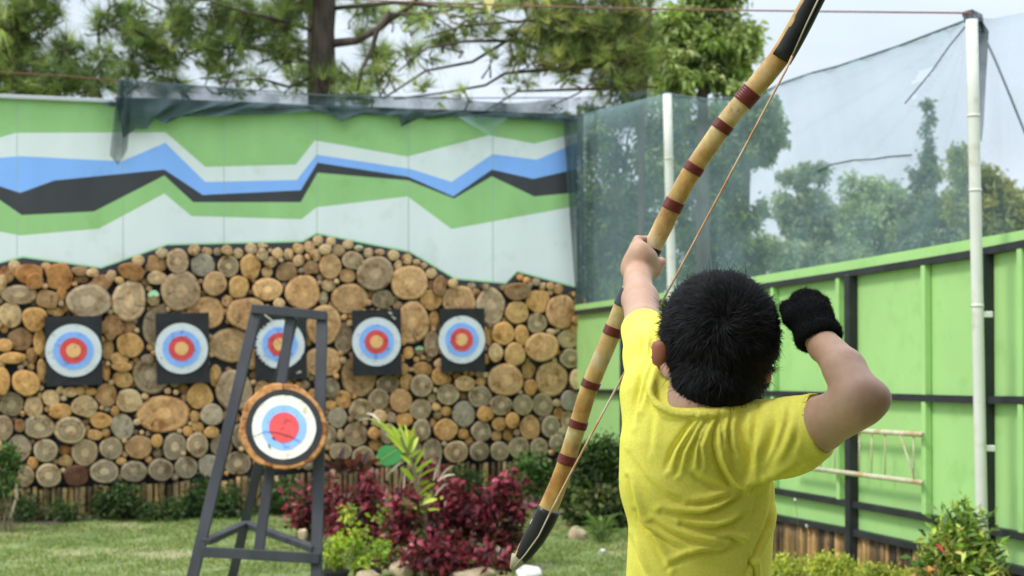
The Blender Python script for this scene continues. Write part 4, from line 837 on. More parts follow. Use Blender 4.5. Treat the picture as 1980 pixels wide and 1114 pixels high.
# tall yellow green strap-leaved plant
t = empty('tall_croton', (P(812, 600, 9.3)[0], 9.3, 0), 'tall yellow green plant with a spray of pointed leaves and dry strands', 'plant')
Yc = 9.3; st = [P(818, 1080, Yc), P(822, 1000, Yc), P(806, 930, Yc), P(792, 880, Yc), P(775, 845, Yc)]; st[0][2] = 0
m_ = MB(); m_.tube(st, [.018, .016, .014, .012, .008], 8); m_.build('stem', mt['stem'], t)
rs = np.random.RandomState(5)
def strap(mb, p0, p1, w, rs, tint, sag=.15, seg=6):
    p0 = np.array(p0); p1 = np.array(p1); d = p1 - p0; L = np.linalg.norm(d); s = unit(np.cross(d, np.array([rs.normal(0, .3), -1, rs.normal(0, .3)]))); V = []
    for i in range(seg + 1):
        u = i / seg; c = p0 + d * u + np.array([0, 0, 1]) * (math.sin(u * math.pi) * sag * L); ww = w * (math.sin(math.pi * min(1, u * .85 + .12)) ** .7) / 2
        cr = np.array([0, ww * .5, 0]); V += [c - s * ww, c + cr, c + s * ww]
    Fs = []
    for i in range(seg):
        a = 3 * i; Fs += [(a, a + 1, a + 4, a + 3), (a + 1, a + 2, a + 5, a + 4)]
    mb.add(V, Fs, 0, np.array(tint) * rs.uniform(.8, 1.15))
mb = MB()
for x0, y0, x1, y1 in ((775, 858, 735, 815), (780, 855, 712, 808), (785, 868, 757, 822), (788, 865, 770, 818), (790, 862, 783, 820), (793, 870, 800, 826), (795, 875, 808, 845), (782, 875, 748, 838), (778, 850, 722, 818),
                       (800, 905, 822, 868), (803, 915, 838, 888), (808, 925, 845, 905), (806, 940, 830, 930), (812, 955, 842, 935), (800, 930, 775, 905), (797, 900, 775, 880), (808, 965, 835, 958), (790, 885, 815, 870), (788, 880, 800, 845), (812, 975, 845, 965), (806, 985, 780, 965), (815, 990, 850, 985)):
    strap(mb, P(x0, y0, Yc + rs.normal(0, .02)), P(x1, y1, Yc + rs.normal(0, .09)), rs.uniform(.020, .034), rs, random.choice([(.50, .62, .07), (.60, .66, .12), (.36, .50, .06)]), .06)
mb.build('foliage', mt['waxleaf'], t, smooth=True)
mb = MB()
for x0, y0, x1, y1 in ((715, 812, 700, 798), (735, 815, 705, 800), (720, 812, 690, 816), (745, 838, 716, 812), (778, 895, 756, 915), (782, 890, 745, 925), (780, 900, 770, 960), (784, 905, 778, 990), (805, 950, 820, 900), (838, 930, 850, 890), (850, 925, 878, 900), (846, 930, 880, 918), (845, 925, 855, 870), (840, 960, 865, 935)):
    strap(mb, P(x0, y0, Yc), P(x1, y1, Yc + rs.normal(0, .05)), .014, rs, (1, 1, 1), .12)
mb.build('dry_leaves', mt['dry'], t, smooth=True)
# reddish brown cordyline by the stand
t = empty('cordyline', (P(682, 600, 11.2)[0], 11.2, 0), 'dark reddish brown spiky plant between the stand leg and the green leaf shape', 'plant')
mb = MB()
for i in range(34):
    a = rs.uniform(-1.3, 1.3); L = rs.uniform(22, 46); x0 = rs.choice([655, 680, 700]); y0 = 912 + rs.uniform(-6, 6); strap(mb, P(x0, y0, 11.2), P(x0 + L * math.sin(a), y0 - L * math.cos(a) * .9, 11.2 + rs.normal(0, .15)), .045, rs, random.choice([(.10, .035, .03), (.16, .05, .04), (.06, .025, .025)]), .1)
mb.build('foliage', mt['waxleaf'], t, smooth=True)
m_ = MB()
for x in (655, 680, 700):
    g = P(x, 600, 11.2); g[2] = 0; m_.tube([g, P(x, 915, 11.2)], [.012, .009], 7)
m_.build('stem', mt['stem'], t)
# strap leaved clump
t = empty('spider_plant', (P(1160, 600, 10.8)[0], 10.8, 0), 'pale green arching grassy clump on the lawn edge right of the bow tip', 'plant')
mb = MB(); g = P(1162, 600, 10.8); g[2] = 0
for i in range(46):
    a = rs.uniform(0, 6.28); L = rs.uniform(.1, .24); strap(mb, g + [rs.normal(0, .02), rs.normal(0, .02), 0], g + [L * math.cos(a), L * math.sin(a) * .6, rs.uniform(.03, .22)], .016, rs, random.choice([(.18, .28, .08), (.28, .36, .14), (.12, .2, .06)]), .3)
mb.build('foliage', mt['leaf'], t, smooth=True)
# bare pale twigs leaning out of the beds
for i, (pts, Y, lab) in enumerate([([(20, 1000), (33, 960), (30, 930), (18, 905), (14, 890)], 11.5, 'crooked pale branch of the bush at the left edge'),
                                   ([(760, 1112), (776, 1075), (800, 1045)], 9.0, 'thin dry twig sticking up by the tan rock'),
                                   ([(850, 1040), (862, 1055), (880, 1082)], 9.0, 'short pale twig lying in the burgundy leaves')]):
    m_ = MB(); m_.tube([P(x, y, Y) for x, y in pts], [.011 if i == 0 else .005] * len(pts), 6); tag(m_.build('dry_twig', mt['dry']), lab, 'twig')
# rocks
def rock(px, py, rx, ry, Y, mat, lab, seed):
    rs = np.random.RandomState(seed); c = P(px, py, Y); s = Y / FPX; import bmesh
    bm = bmesh.new(); bmesh.ops.create_icosphere(bm, subdivisions=3, radius=1); V = np.array([v.co[:] for v in bm.verts]); Fs = [tuple(v.index for v in f.verts) for f in bm.faces]; bm.free()
    for _ in range(9):
        d = unit(rs.normal(size=3)); k = V @ d; m = k > .66; V[m] -= np.outer(k[m] - .66, d) * .85
    V *= (1 + .05 * np.sin(V[:, :1] * 7 + seed)); V = V * np.array([rx * s, rx * s * .8, ry * s * 1.15]) + c
    V[:, 2] = np.maximum(V[:, 2], -.01)
    tag(npmesh('rock', V, Fs, mt[mat], None, {'Tint': np.ones((len(V), 3))}), lab, 'rock', 'rocks edging the flower bed')
rock(778, 1104, 26, 20, 8.95, 'rock', 'tan angular rock at the front of the bed under the tall plant', 1)
rock(918, 1112, 42, 16, 8.9, 'rock', 'long flat tan rock at the front of the burgundy bed', 2)
rock(712, 1116, 26, 12, 8.9, 'rock', 'low tan rock between the pots and the angular rock', 6)
rock(1022, 1112, 32, 16, 8.85, 'pale_rock', 'smooth white rock just below the lower bow tip', 3)
rock(1118, 1036, 22, 18, 11.0, 'rock', 'brown rock on the lawn edge beneath the corner plants', 4)
rock(585, 1033, 11, 13, 10.2, 'rock', 'small pale stone seen between the legs of the stand', 5)
rock(1166, 1066, 7, 5, 10.2, 'pale_rock', 'tiny pale stone beside the grassy clump', 7)
# shrubs at the foot of the green fence
for i, (bx, bl, Y, n, lab) in enumerate([
    (1520, [(1515, 1096, 24, 18), (1545, 1100, 30, 16), (1500, 1110, 30, 20)], 7.9, 1700, 'yellow green shrub at the fence foot next to the yellow shirt'),
    (1640, [(1615, 1090, 22, 16), (1640, 1104, 40, 16), (1600, 1112, 34, 20), (1585, 1090, 10, 14)], 7.6, 2300, 'bright yellow green shrub before the bamboo strip'),
    (1705, [(1690, 1108, 26, 12), (1725, 1116, 26, 12), (1740, 1124, 40, 14)], 7.4, 1300, 'lowest yellow green shrub left of the conical bush')]):
    plant('yellow_shrub', lab, 'shrub', bx, bl, Y, n, .026, [(.55, .56, .10), (.42, .46, .08), (.62, .60, .14), (.25, .32, .06)], 120 + i, .4, .0, 8, 'yellow green shrubs along the fence', up=.8)
plant('conical_bush', 'dense conical bush with green, yellow and orange leaves before the near pole', 'shrub', 1862,
      [(1862, 1014, 16, 16), (1858, 1044, 32, 22), (1852, 1078, 46, 26), (1862, 1110, 54, 30), (1810, 1102, 22, 16), (1895, 1092, 20, 24), (1860, 1150, 66, 36)], 6.15, 5200, .056,
      [(.20, .33, .05), (.30, .42, .07), (.42, .50, .10), (.11, .19, .04), (.07, .12, .03), (.54, .50, .12)], 130, .34, .15, 14, mat='waxleaf', up=.7)
t = plant('orange_leaved_plant', 'red and orange leaves poking out at the left base of the conical bush', 'plant', 1790,
      [(1788, 1114, 8, 6), (1812, 1085, 5, 3)], 6.0, 24, .045, [(.55, .16, .05), (.45, .05, .04), (.5, .25, .07)], 131, .4, .2, 3, mat='waxleaf')
m_ = MB()
for (x, y) in ((1538, 966), (1560, 1017)):
    c = F(x, y, .25); m_.add([c + .011 * unit(rs.normal(size=3)) for _ in range(12)], [tuple(rs.choice(12, 3, replace=False)) for _ in range(30)])
gq = F(1560, 1017, .25); g0 = gq.copy(); g0[2] = 0; m_.tube([g0, gq], .0016, 5, mi=1); gq = F(1538, 966, .25); m_.tube([g0 + [.02, .1, 0], gq], .0016, 5, mi=1)
tag(m_.build('white_flowers', [mt['pale_rock'], mt['stem']]), 'two small white flower heads on thin stems against the fence rails', 'flower')
# ------------------------------------------------------------------ smooth bodies from distance fields
def smin(a, b, k):
    h = np.clip(.5 + .5 * (b - a) / k, 0, 1); return b * (1 - h) + a * h - k * h * (1 - h)
def smax(a, b, k): return -smin(-a, -b, k)
def cap(p, a, b, ra, rb):
    a = np.asarray(a, float); b = np.asarray(b, float); d = b - a; t = np.clip((p - a) @ d / (d @ d), 0, 1)
    return np.linalg.norm(p - a - t[:, None] * d, axis=1) - (ra + (rb - ra) * t)
def ell(p, c, r, R=None):
    q = p - np.asarray(c); q = q if R is None else q @ np.asarray(R).T; r = np.asarray(r, float)
    k0 = np.linalg.norm(q / r, axis=1); k1 = np.linalg.norm(q / (r * r), axis=1) + 1e-9; return k0 * (k0 - 1) / k1
def rotz(a): c, s = math.cos(a), math.sin(a); return np.array([[c, s, 0], [-s, c, 0], [0, 0, 1]])
def mesh_field(f, lo, hi, h, K=6):
    lo = np.asarray(lo, float); n = np.ceil((np.asarray(hi) - lo) / (h * K)).astype(int)
    g = np.stack(np.meshgrid(*[np.arange(k) for k in n], indexing='ij'), -1).reshape(-1, 3)
    d = f(lo + (g + .5) * h * K); g = g[np.abs(d) < h * K * 1.25]
    s = np.stack(np.meshgrid(*[np.arange(K)] * 3, indexing='ij'), -1).reshape(-1, 3)
    cells = (g[:, None] * K + s[None]).reshape(-1, 3); S = 1 << 12
    code = lambda c: (c[:, 0] * S + c[:, 1]) * S + c[:, 2]
    offs = np.array([[x, y, z] for x in (0, 1) for y in (0, 1) for z in (0, 1)])
    cc = (cells[:, None] + offs[None]).reshape(-1, 3); u, inv = np.unique(code(cc), return_inverse=True)
    uc = np.stack([u // (S * S), (u // S) % S, u % S], 1); val = f(lo + uc * h); cv = val[inv].reshape(-1, 8)
    m = (cv.min(1) < 0) & (cv.max(1) >= 0); cells = cells[m]; cv = cv[m]
    o = np.argsort(code(cells)); cells = cells[o]; cv = cv[o]; ck = code(cells)
    acc = np.zeros((len(cells), 3)); cnt = np.zeros(len(cells))
    for i in range(8):
        for j in range(i + 1, 8):
            if np.abs(offs[i] - offs[j]).sum() != 1: continue
            a, b = cv[:, i], cv[:, j]; x = (a < 0) != (b < 0); t = np.where(x, a / np.where(x, a - b, 1), 0)[:, None]
            acc += np.where(x[:, None], offs[i] + (offs[j] - offs[i]) * t, 0); cnt += x
    V = lo + (cells + acc / cnt[:, None]) * h; Fs = []
    for ax in range(3):
        b, c = [q for q in range(3) if q != ax]; i1 = [4, 2, 1][ax]
        m = (cv[:, 0] < 0) != (cv[:, i1] < 0); base = cells[m]; flip = cv[m, 0] < 0
        eb = np.eye(3, dtype=int)[b]; ec = np.eye(3, dtype=int)[c]; idx = []; ok = np.ones(len(base), bool)
        for d_ in (0 * eb, eb, eb + ec, ec):
            k = code(base - d_); p = np.searchsorted(ck, k); p = np.clip(p, 0, len(ck) - 1); ok &= ck[p] == k; idx.append(p)
        q = np.stack(idx, 1)[ok]; fl = flip[ok]; fl = ~fl if ax == 1 else fl
        q[fl] = q[fl][:, ::-1]; Fs.append(q[:, ::-1])
    Fs = np.concatenate(Fs); return V, Fs
def vnormals(V, Fq):
    n = np.cross(V[Fq[:, 2]] - V[Fq[:, 0]], V[Fq[:, 3]] - V[Fq[:, 1]]); N = np.zeros_like(V)
    for k in range(4): np.add.at(N, Fq[:, k], n)
    return unit(N)
def relax(V, Fq, it=2, lam=.5):
    E = np.concatenate([Fq[:, [0, 1]], Fq[:, [1, 2]], Fq[:, [2, 3]], Fq[:, [3, 0]]])
    for _ in range(it):
        s = np.zeros_like(V); c = np.zeros(len(V)); np.add.at(s, E[:, 0], V[E[:, 1]]); np.add.at(s, E[:, 1], V[E[:, 0]]); np.add.at(c, E[:, 0], 1); np.add.at(c, E[:, 1], 1)
        V = V * (1 - lam) + lam * s / np.maximum(c, 1)[:, None]
    return V
def proj(V):                                              # image position of world points (used to lay the shirt's creases)
    d = V - CAM; yy = d[:, 1] * cp + d[:, 2] * sp; zz = -d[:, 1] * sp + d[:, 2] * cp; return CXP + FPX * d[:, 0] / yy, CYP - FPX * zz / yy

# ---- joints
HC = P(1388, 655, 2.02)                                   # head centre
HR = rotz(math.radians(14))
tilt = math.radians(-8); RT = np.array([[math.cos(tilt), 0, math.sin(tilt)], [0, 1, 0], [-math.sin(tilt), 0, math.cos(tilt)]])
pit = math.radians(14); RP = np.array([[1, 0, 0], [0, math.cos(pit), math.sin(pit)], [0, -math.sin(pit), math.cos(pit)]])
HM = RP @ HR @ RT                                         # rows: head's right, forward, up
NB = P(1348, 815, 1.99)                                   # neck base
SL, SR = P(1272, 745, 2.05), P(1442, 850, 1.985)          # shoulders
LE, LWr = P(1243, 628, 2.20), P(1233, 545, 2.40)          # far arm: elbow side and wrist
RE, RW_ = P(1664, 779, 1.84), P(1583, 652, 1.955)
HIPZ = 1.13; TC = P(1356, 1000, 2.0); TCX, TCY = TC[0], TC[1]
def hand_left(p):
    """fist closed on the bow grip, seen from behind the wrist"""
    c = P(1240, 514, 2.462); ax = unit(P(1262, 475, 2.45) - P(1215, 560, 2.5)); rt = np.array([1.0, 0, 0]); rt = unit(rt - ax * (rt @ ax)); fw = np.cross(ax, rt); fw = fw if fw[1] > 0 else -fw
    R = np.array([rt, fw, ax])
    d = ell(p, c, (.030, .022, .036), R); d = smin(d, cap(p, LWr, c - ax * .012, .0235, .024), .014)
    d = smin(d, ell(p, c + ax * .020 - rt * .008, (.022, .02, .016), R), .010)
    for i, (o, rr) in enumerate(((.030, .0078), (.0145, .0085), (-.001, .0083), (-.016, .0072))):   # four fingers wrap the far side
        k0 = c + ax * o - rt * .017 + fw * .004; k1 = c + ax * o - rt * (.019 - .001 * i) + fw * .030; k2 = c + ax * (o - .002) + rt * .004 + fw * .047; k3 = c + ax * (o - .003) + rt * .024 + fw * .036
        for a, b in ((k0, k1), (k1, k2), (k2, k3)): d = smin(d, cap(p, a, b, rr, rr * .93), .004 if a is not k0 else .011)
    d = smin(d, ell(p, c - rt * .012 + ax * .006, (.020, .020, .034), R), .012)
    t0 = c + rt * .006 - ax * .012; t1 = c + rt * .026 + ax * .000 + fw * .002; t2 = c + rt * .032 + ax * .016 + fw * .010
    d = smin(d, cap(p, t0, t1, .014, .0115), .010); d = smin(d, cap(p, t1, t2, .0112, .0088), .006)
    return d
RA = unit(P(1563, 592, 1.985) - RW_)                      # glove hand axis, pointing up
RX = unit(np.array([1.0, .1, .12]) - RA * (np.array([1.0, .1, .12]) @ RA)); RF = np.cross(RA, RX); RF = RF if RF[1] > 0 else -RF
RR_ = np.array([RX, RF, RA])
def hand_right(p, g=0.0):
    c = RW_ + RA * .033 + RX * .001
    d = ell(p, c, (.026 + g, .018 + g, .034 + g), RR_); d = smin(d, cap(p, RW_ - RA * .02, c, .0195 + g, .02 + g), .012)
    for i, (o, L, rr) in enumerate(((-.012, .008, .0085), (-.001, .011, .0088), (.010, .007, .0083), (.019, -.002, .0072))):
        k0 = c + RX * (o * .85) + RA * .015; k1 = c + RX * o + RA * (.024 + L); k2 = k1 + RF * .022 - RA * .004; k3 = k2 - RA * .020 + RF * .006
        for a, b in ((k0, k1), (k1, k2), (k2, k3)): d = smin(d, cap(p, a, b, rr + g, rr * .94 + g), .0045)
    t0 = c - RX * .018 - RA * .018; t1 = c - RX * .029 + RA * .003 - RF * .002; t2 = c - RX * .030 + RA * .022 + RF * .002
    d = smin(d, cap(p, t0, t1, .0105 + g, .010 + g), .008); d = smin(d, cap(p, t1, t2, .0098 + g, .0085 + g), .006)
    return d
def torso_d(p, infl=0.0, bottom=None):
    zs = np.array([P(0, y, 2.0)[2] for y in (1500, 1300, 1114, 1000, 920, 850, 790, 740)][::1])
    cx = np.array([P(x, 600, 2.0)[0] for x in (1352, 1350, 1352, 1358, 1358, 1350, 1345, 1345)])
    rx = np.array([.118, .110, .104, .104, .105, .100, .075, .04]); ry = np.array([.090, .084, .078, .078, .080, .076, .060, .04])
    z = p[:, 2]; X = np.interp(z, zs, cx); RXx = np.interp(z, zs, rx) + infl; RYy = np.interp(z, zs, ry) + infl
    q = p - np.stack([X, np.full(len(z), TCY + .01), z], 1); q = q @ rotz(math.radians(12)).T
    k = np.sqrt((q[:, 0] / RXx) ** 2 + (q[:, 1] / RYy) ** 2); d = (k - 1) * np.minimum(RXx, RYy)
    return d
def body(p):
    d = ell(p, HC, (.073, .088, .082), HM)
    d = smin(d, ell(p, HC - HM[2] * .045 + HM[1] * .030, (.056, .060, .060), HM), .03)               # jaw
    # face on the far side: brow, nose, lips, eye sockets
    fc = HC + HM[1] * .083
    d = smin(d, cap(p, fc + HM[2] * .004, fc - HM[2] * .024 + HM[1] * .014, .006, .010), .010)
    d = smin(d, cap(p, fc - HM[2] * .047 - HM[0] * .014 + HM[1] * .004, fc - HM[2] * .047 + HM[0] * .014 + HM[1] * .004, .006, .006), .006)
    for s in (-1, 1):
        d = smax(d, -ell(p, fc + HM[0] * .028 * s + HM[2] * .006 + HM[1] * .002, (.014, .010, .008), HM), .008)
        d = smin(d, ell(p, fc + HM[0] * .028 * s + HM[2] * .006 - HM[1] * .008, (.011, .011, .011), HM), .003)
    # ears
    for c_, sgn in ((P(1262, 683, 1.975), -1), (P(1490, 717, 1.985), 1)):
        R = rotz(math.radians(26 * sgn)) ; e = ell(p, c_ - np.array([sgn * .0075, 0, 0]), (.0135, .008, .0195), R); e = smax(e, -ell(p, c_ + np.array([sgn * .004, .010, 0]), (.010, .009, .013), R), .004); d = smin(d, e, .008)
    d = smin(d, cap(p, HC - np.array([.012, .0, .05]), NB, .050, .052), .022)
    d = smin(d, cap(p, NB + np.array([-.01, 0, .01]), SL, .045, .040), .03); d = smin(d, cap(p, NB, SR, .045, .042), .03)
    d = smin(d, smax(smax(torso_d(p, -.012), p[:, 2] - (NB[2] - .01), .02), HIPZ - .06 - p[:, 2], .02), .03)
    d = smin(d, cap(p, SL, LE, .036, .0275), .02); d = smin(d, cap(p, LE, P(1238, 580, 2.31), .0275, .0285), .012); d = smin(d, cap(p, P(1238, 580, 2.31), LWr, .0285, .0225), .012)
    d = smin(d, hand_left(p), .008)
    d = smin(d, cap(p, SR, P(1585, 822, 1.92), .042, .033), .02); d = smin(d, cap(p, P(1575, 824, 1.925), P(1662, 783, 1.84), .0365, .0305), .014)
    d = smin(d, ell(p, P(1703, 768, 1.83), (.0100, .011, .011)), .028)
    fm = P(1633, 714, 1.885); RE = P(1664, 764, 1.84); d = smin(d, cap(p, RE, fm, .0275, .0275), .016); d = smin(d, cap(p, fm, RW_, .0275, .0190), .008)
    d = smin(d, hand_right(p), .008)
    for s in (-1, 1):
        h = np.array([TCX + .052 * s, TCY + .02, HIPZ]); k = np.array([TCX + .075 * s, TCY + .035, .80]); a = np.array([TCX + .085 * s, TCY + .02, .52]); t = a + np.array([.035 * s, .13, -.025])
        d = smin(d, cap(p, h, k, .066, .046), .03); d = smin(d, cap(p, k, k * .6 + a * .4 - [0, .008, 0], .044, .045), .02); d = smin(d, cap(p, k * .6 + a * .4 - [0, .008, 0], a, .045, .028), .02)
        d = smin(d, cap(p, a - [0, .02, .02], t, .028, .022), .015)
    return d
boy = empty('person', (TCX, TCY, .46), 'child in yellow T-shirt seen from behind, holding up a bow, one black glove raised', 'person')
V, Fq = mesh_field(body, (-.2, 1.72, .42), (.75, 2.62, 1.92), .0036)
V = relax(V, Fq, 2, .5)
ms_, nt, b, o = NT('skin')
c = ramp(nt, noise(nt, 9, 4), [(.3, (.43, .255, .165)), (.7, (.50, .31, .21))]); c = mul(nt, c, ramp(nt, noise(nt, 90, 3), [(.3, .93), (.7, 1.04)]))
c = mul(nt, c, attr(nt, 'Tint').outputs['Color'])
nt.links.new(c, b.inputs['Base Color']); b.inputs['Roughness'].default_value = .5; b.inputs['Specular IOR Level'].default_value = .35
b.inputs['Subsurface Weight'].default_value = .25; b.inputs['Subsurface Radius'].default_value = (1, .4, .25); b.inputs['Subsurface Scale'].default_value = .008
bump(nt, b, noise(nt, 420, 3), .12, .001)
T = np.ones((len(V), 3))
for c_ in (P(1262, 683, 1.975), P(1490, 717, 1.985)): m = np.linalg.norm(V - c_, axis=1) < .0235; T[m] = (.74, .44, .38)
fcw = HC + HM[1] * .083
m = np.linalg.norm((V - (fcw - HM[2] * .047 + HM[1] * .008)) / np.array([1, 1, .5]), axis=1) < .016; T[m] = (.8, .45, .42)
bd = npmesh('body', V, Fq, ms_, boy, {'Tint': T}, smooth=True)
for s in (-1, 1):                                         # eyes
    m_ = MB(); c0 = fcw + HM[0] * .028 * s + HM[2] * .006 - HM[1] * .0035; th = np.linspace(0, 6.283, 13)[:-1]
    m_.add([c0 + HM[1] * .0085 + HM[0] * .004 * math.cos(t) + HM[2] * .004 * math.sin(t) for t in th], [tuple(range(12))], 1)
    for r_, y_ in ((.0085, .0065),): m_.add([c0 + HM[1] * y_ + HM[0] * r_ * math.cos(t) + HM[2] * r_ * .6 * math.sin(t) for t in th], [tuple(range(12))], 0)
    m_.build('eye', [mt['pvc'], mt['crack']], bd)

# ---- hair
def scalp(p):
    d = ell(p, HC + HM[2] * .004 - HM[1] * .002, (.0775, .0925, .0865), HM)
    d = smin(d, ell(p, HC - HM[2] * .055 - HM[1] * .030 + HM[0] * .001, (.058, .046, .052), HM), .035)
    d = smin(d, ell(p, P(1378, 752, 1.968), (.050, .040, .033)), .025)
    q = (p - HC) @ HM.T                                   # hairline: open in front, cut above the ears, at the nape
    d = smax(d, q[:, 1] - (.038 + .35 * np.maximum(q[:, 2], -.02)), .008)
    d = smax(d, P(0, 794, 1.96)[2] - p[:, 2] , .006)
    for c_ in (P(1260, 684, 1.975), P(1492, 718, 1.985)): d = smax(d, .0215 - np.linalg.norm((p - c_) / np.array([1, 1, 1]), axis=1), .004)
    return d
HV, HF = mesh_field(scalp, HC - .13, HC + .13, .004); HV = relax(HV, HF, 1)
mh, nt, b, o = NT('black_hair'); nt.links.new(mul(nt, (.006, .0056, .006), attr(nt, 'Tint').outputs['Color']), b.inputs['Base Color'])
b.inputs['Roughness'].default_value = .6; b.inputs['Specular IOR Level'].default_value = .16
rs = np.random.RandomState(77); HN = vnormals(HV, HF)
whorl = HC + unit(P(1408, 606, 1.9) - HC) * .09
n = 60000; fi = rs.randint(0, len(HF), n); w = rs.dirichlet((1, 1, 1, 1), n); root = (HV[HF[fi]] * w[..., None]).sum(1); N_ = unit((HN[HF[fi]] * w[..., None]).sum(1))
q = (root - HC) @ HM.T; keep = (q[:, 1] < .045 + .4 * np.maximum(q[:, 2], 0)); root = root[keep]; N_ = N_[keep]; q = q[keep]; n = len(root)
t = root - whorl; dist = np.linalg.norm(t, axis=1, keepdims=True); t = unit(t)
sw = np.cross(N_, t); t = unit(t + sw * .9 * np.exp(-dist / .05)); t = unit(t - N_ * (t * N_).sum(1)[:, None])
clump = np.sin(root @ np.array([310, 170, 260.])) * .3 + np.sin(root @ np.array([-120, 340, 410.]) + 1) * .25 + np.sin(root @ np.array([60, -150, 190.])) * .5 + np.sin(root @ np.array([-90, 80, 75.]) + 2) * .35
t = unit(t + sw * clump[:, None]); low = np.clip((-q[:, 2] - .02) / .05, 0, 1)
D = unit(t + N_ * (.15 - .06 * low + .16 * np.clip(q[:, 2] / .08, 0, 1) + rs.normal(0, .07, n))[:, None] + rs.normal(0, 1, (n, 3)) * (.13 + .45 * np.exp(-dist / .018)))
L = (.024 - .013 * low) * rs.uniform(.65, 1.15, n) * (1 + 1.0 * (rs.rand(n) < .012))
side = unit(np.cross(D, N_) + rs.normal(0, .25, (n, 3))); wd_h = .0006
Pm = root + D * (L * .5)[:, None] + N_ * .0006; Pt = root + D * L[:, None] - N_ * (L * .10)[:, None]
V = np.stack([root - side * wd_h, root + side * wd_h, Pm + side * wd_h * .8, Pm - side * wd_h * .8, Pt], 1).reshape(-1, 3)
b5 = (np.arange(n) * 5)[:, None]; Fh = np.concatenate([b5 + [[0, 1, 2]], b5 + [[0, 2, 3]], b5 + [[3, 2, 4]]])
tv = np.repeat(rs.uniform(.6, 1.5, n)[:, None] * np.ones((1, 3)), 5, 0)
Va = np.concatenate([HV, V]); Fa = [tuple(f) for f in HF] + [tuple(f + len(HV)) for f in Fh]
npmesh('hair', Va, Fa, mh, boy, {'Tint': np.concatenate([np.full((len(HV), 3), .7), tv])}, smooth=True)

# ---- shirt
LHm = P(1243, 634, 2.17); LHd = unit(LHm - P(1262, 690, 2.09)); RHm = P(1588, 817, 1.92); RHd = unit(RHm - SR)
COLLAR = [P(x, y, Y) for x, y, Y in ((1290, 690, 2.025), (1272, 722, 1.995), (1258, 752, 1.968), (1266, 776, 1.948), (1295, 792, 1.936), (1335, 800, 1.929), (1380, 799, 1.930), (1420, 792, 1.948), (1444, 781, 1.975), (1446, 772, 2.0), (1420, 765, 2.06), (1350, 745, 2.09), (1300, 700, 2.06))]
def catmull(pts, k):
    n = len(pts); out = []
    for i in range(n):
        a, b_, c_, d_ = pts[i - 1], pts[i], pts[(i + 1) % n], pts[(i + 2) % n]
        for t in np.linspace(0, 1, k, endpoint=False): out.append(.5 * ((2 * b_) + (c_ - a) * t + (2 * a - 5 * b_ + 4 * c_ - d_) * t * t + (3 * b_ - a - 3 * c_ + d_) * t ** 3))
    return out
CS = catmull(COLLAR, 4)
def shirt(p):
    d = smax(torso_d(p), p[:, 2] - P(0, 800, 2)[2], .03)
    d = smin(d, cap(p, P(1278, 770, 2.03), P(1286, 930, 2.0), .050, .060), .03)                       # near shoulder blade
    d = smin(d, cap(p, P(1275, 765, 2.03), P(1350, 845, 1.985), .048, .058), .03)
    d = smin(d, cap(p, P(1350, 845, 1.985), SR, .058, .054), .03)
    sl_ = cap(p, SL + [0, 0, -.004], P(1263, 690, 2.09), .046, .040); sl_ = smin(sl_, cap(p, P(1263, 690, 2.09), LHm + LHd * .02, .040, .0335), .02)
    sl_ = smax(sl_, (p - LHm) @ LHd, .0025); ins = cap(p, P(1263, 690, 2.09), LHm + LHd * .04, .033, .0305); sl_ = smax(sl_, -smax(ins, -((p - LHm) @ LHd + .009), .003), .002)
    sr_ = smin(cap(p, SR, P(1520, 842, 1.95), .052, .047), cap(p, P(1520, 842, 1.95), RHm + RHd * .02, .047, .0425), .02)
    sr_ = smin(sr_, cap(p, P(1440, 905, 1.965), P(1545, 868, 1.94), .026, .024), .03)
    sr_ = smax(sr_, (p - RHm) @ RHd, .0025); ins = cap(p, SR, RHm + RHd * .04, .0395, .0390); sr_ = smax(sr_, -smax(ins, -((p - RHm) @ RHd + .009), .003), .002)
    d = smin(d, sl_, .022); d = smin(d, sr_, .016)
    cd = np.full(len(p), 1e3)
    for a, b_ in zip(CS, CS[1:] + CS[:1]): cd = np.minimum(cd, cap(p, a, b_, .0048, .0048))
    d = smin(d, cd, .010)
    # neck opening inside the collar ring
    hole = ell(p, (COLLAR[1] + COLLAR[8]) / 2 + [0, .02, .035], (.062, .060, .040)); d = smax(d, -hole, .004)
    return smax(d, (HIPZ - .03) - p[:, 2], .006)
SV, SF = mesh_field(shirt, (-.1 + .25, 1.80, 1.05), (.50, 2.24, 1.80), .0028)
SN = vnormals(SV, SF); SV = relax(SV, SF, 1, .4); U, Vp = proj(SV)
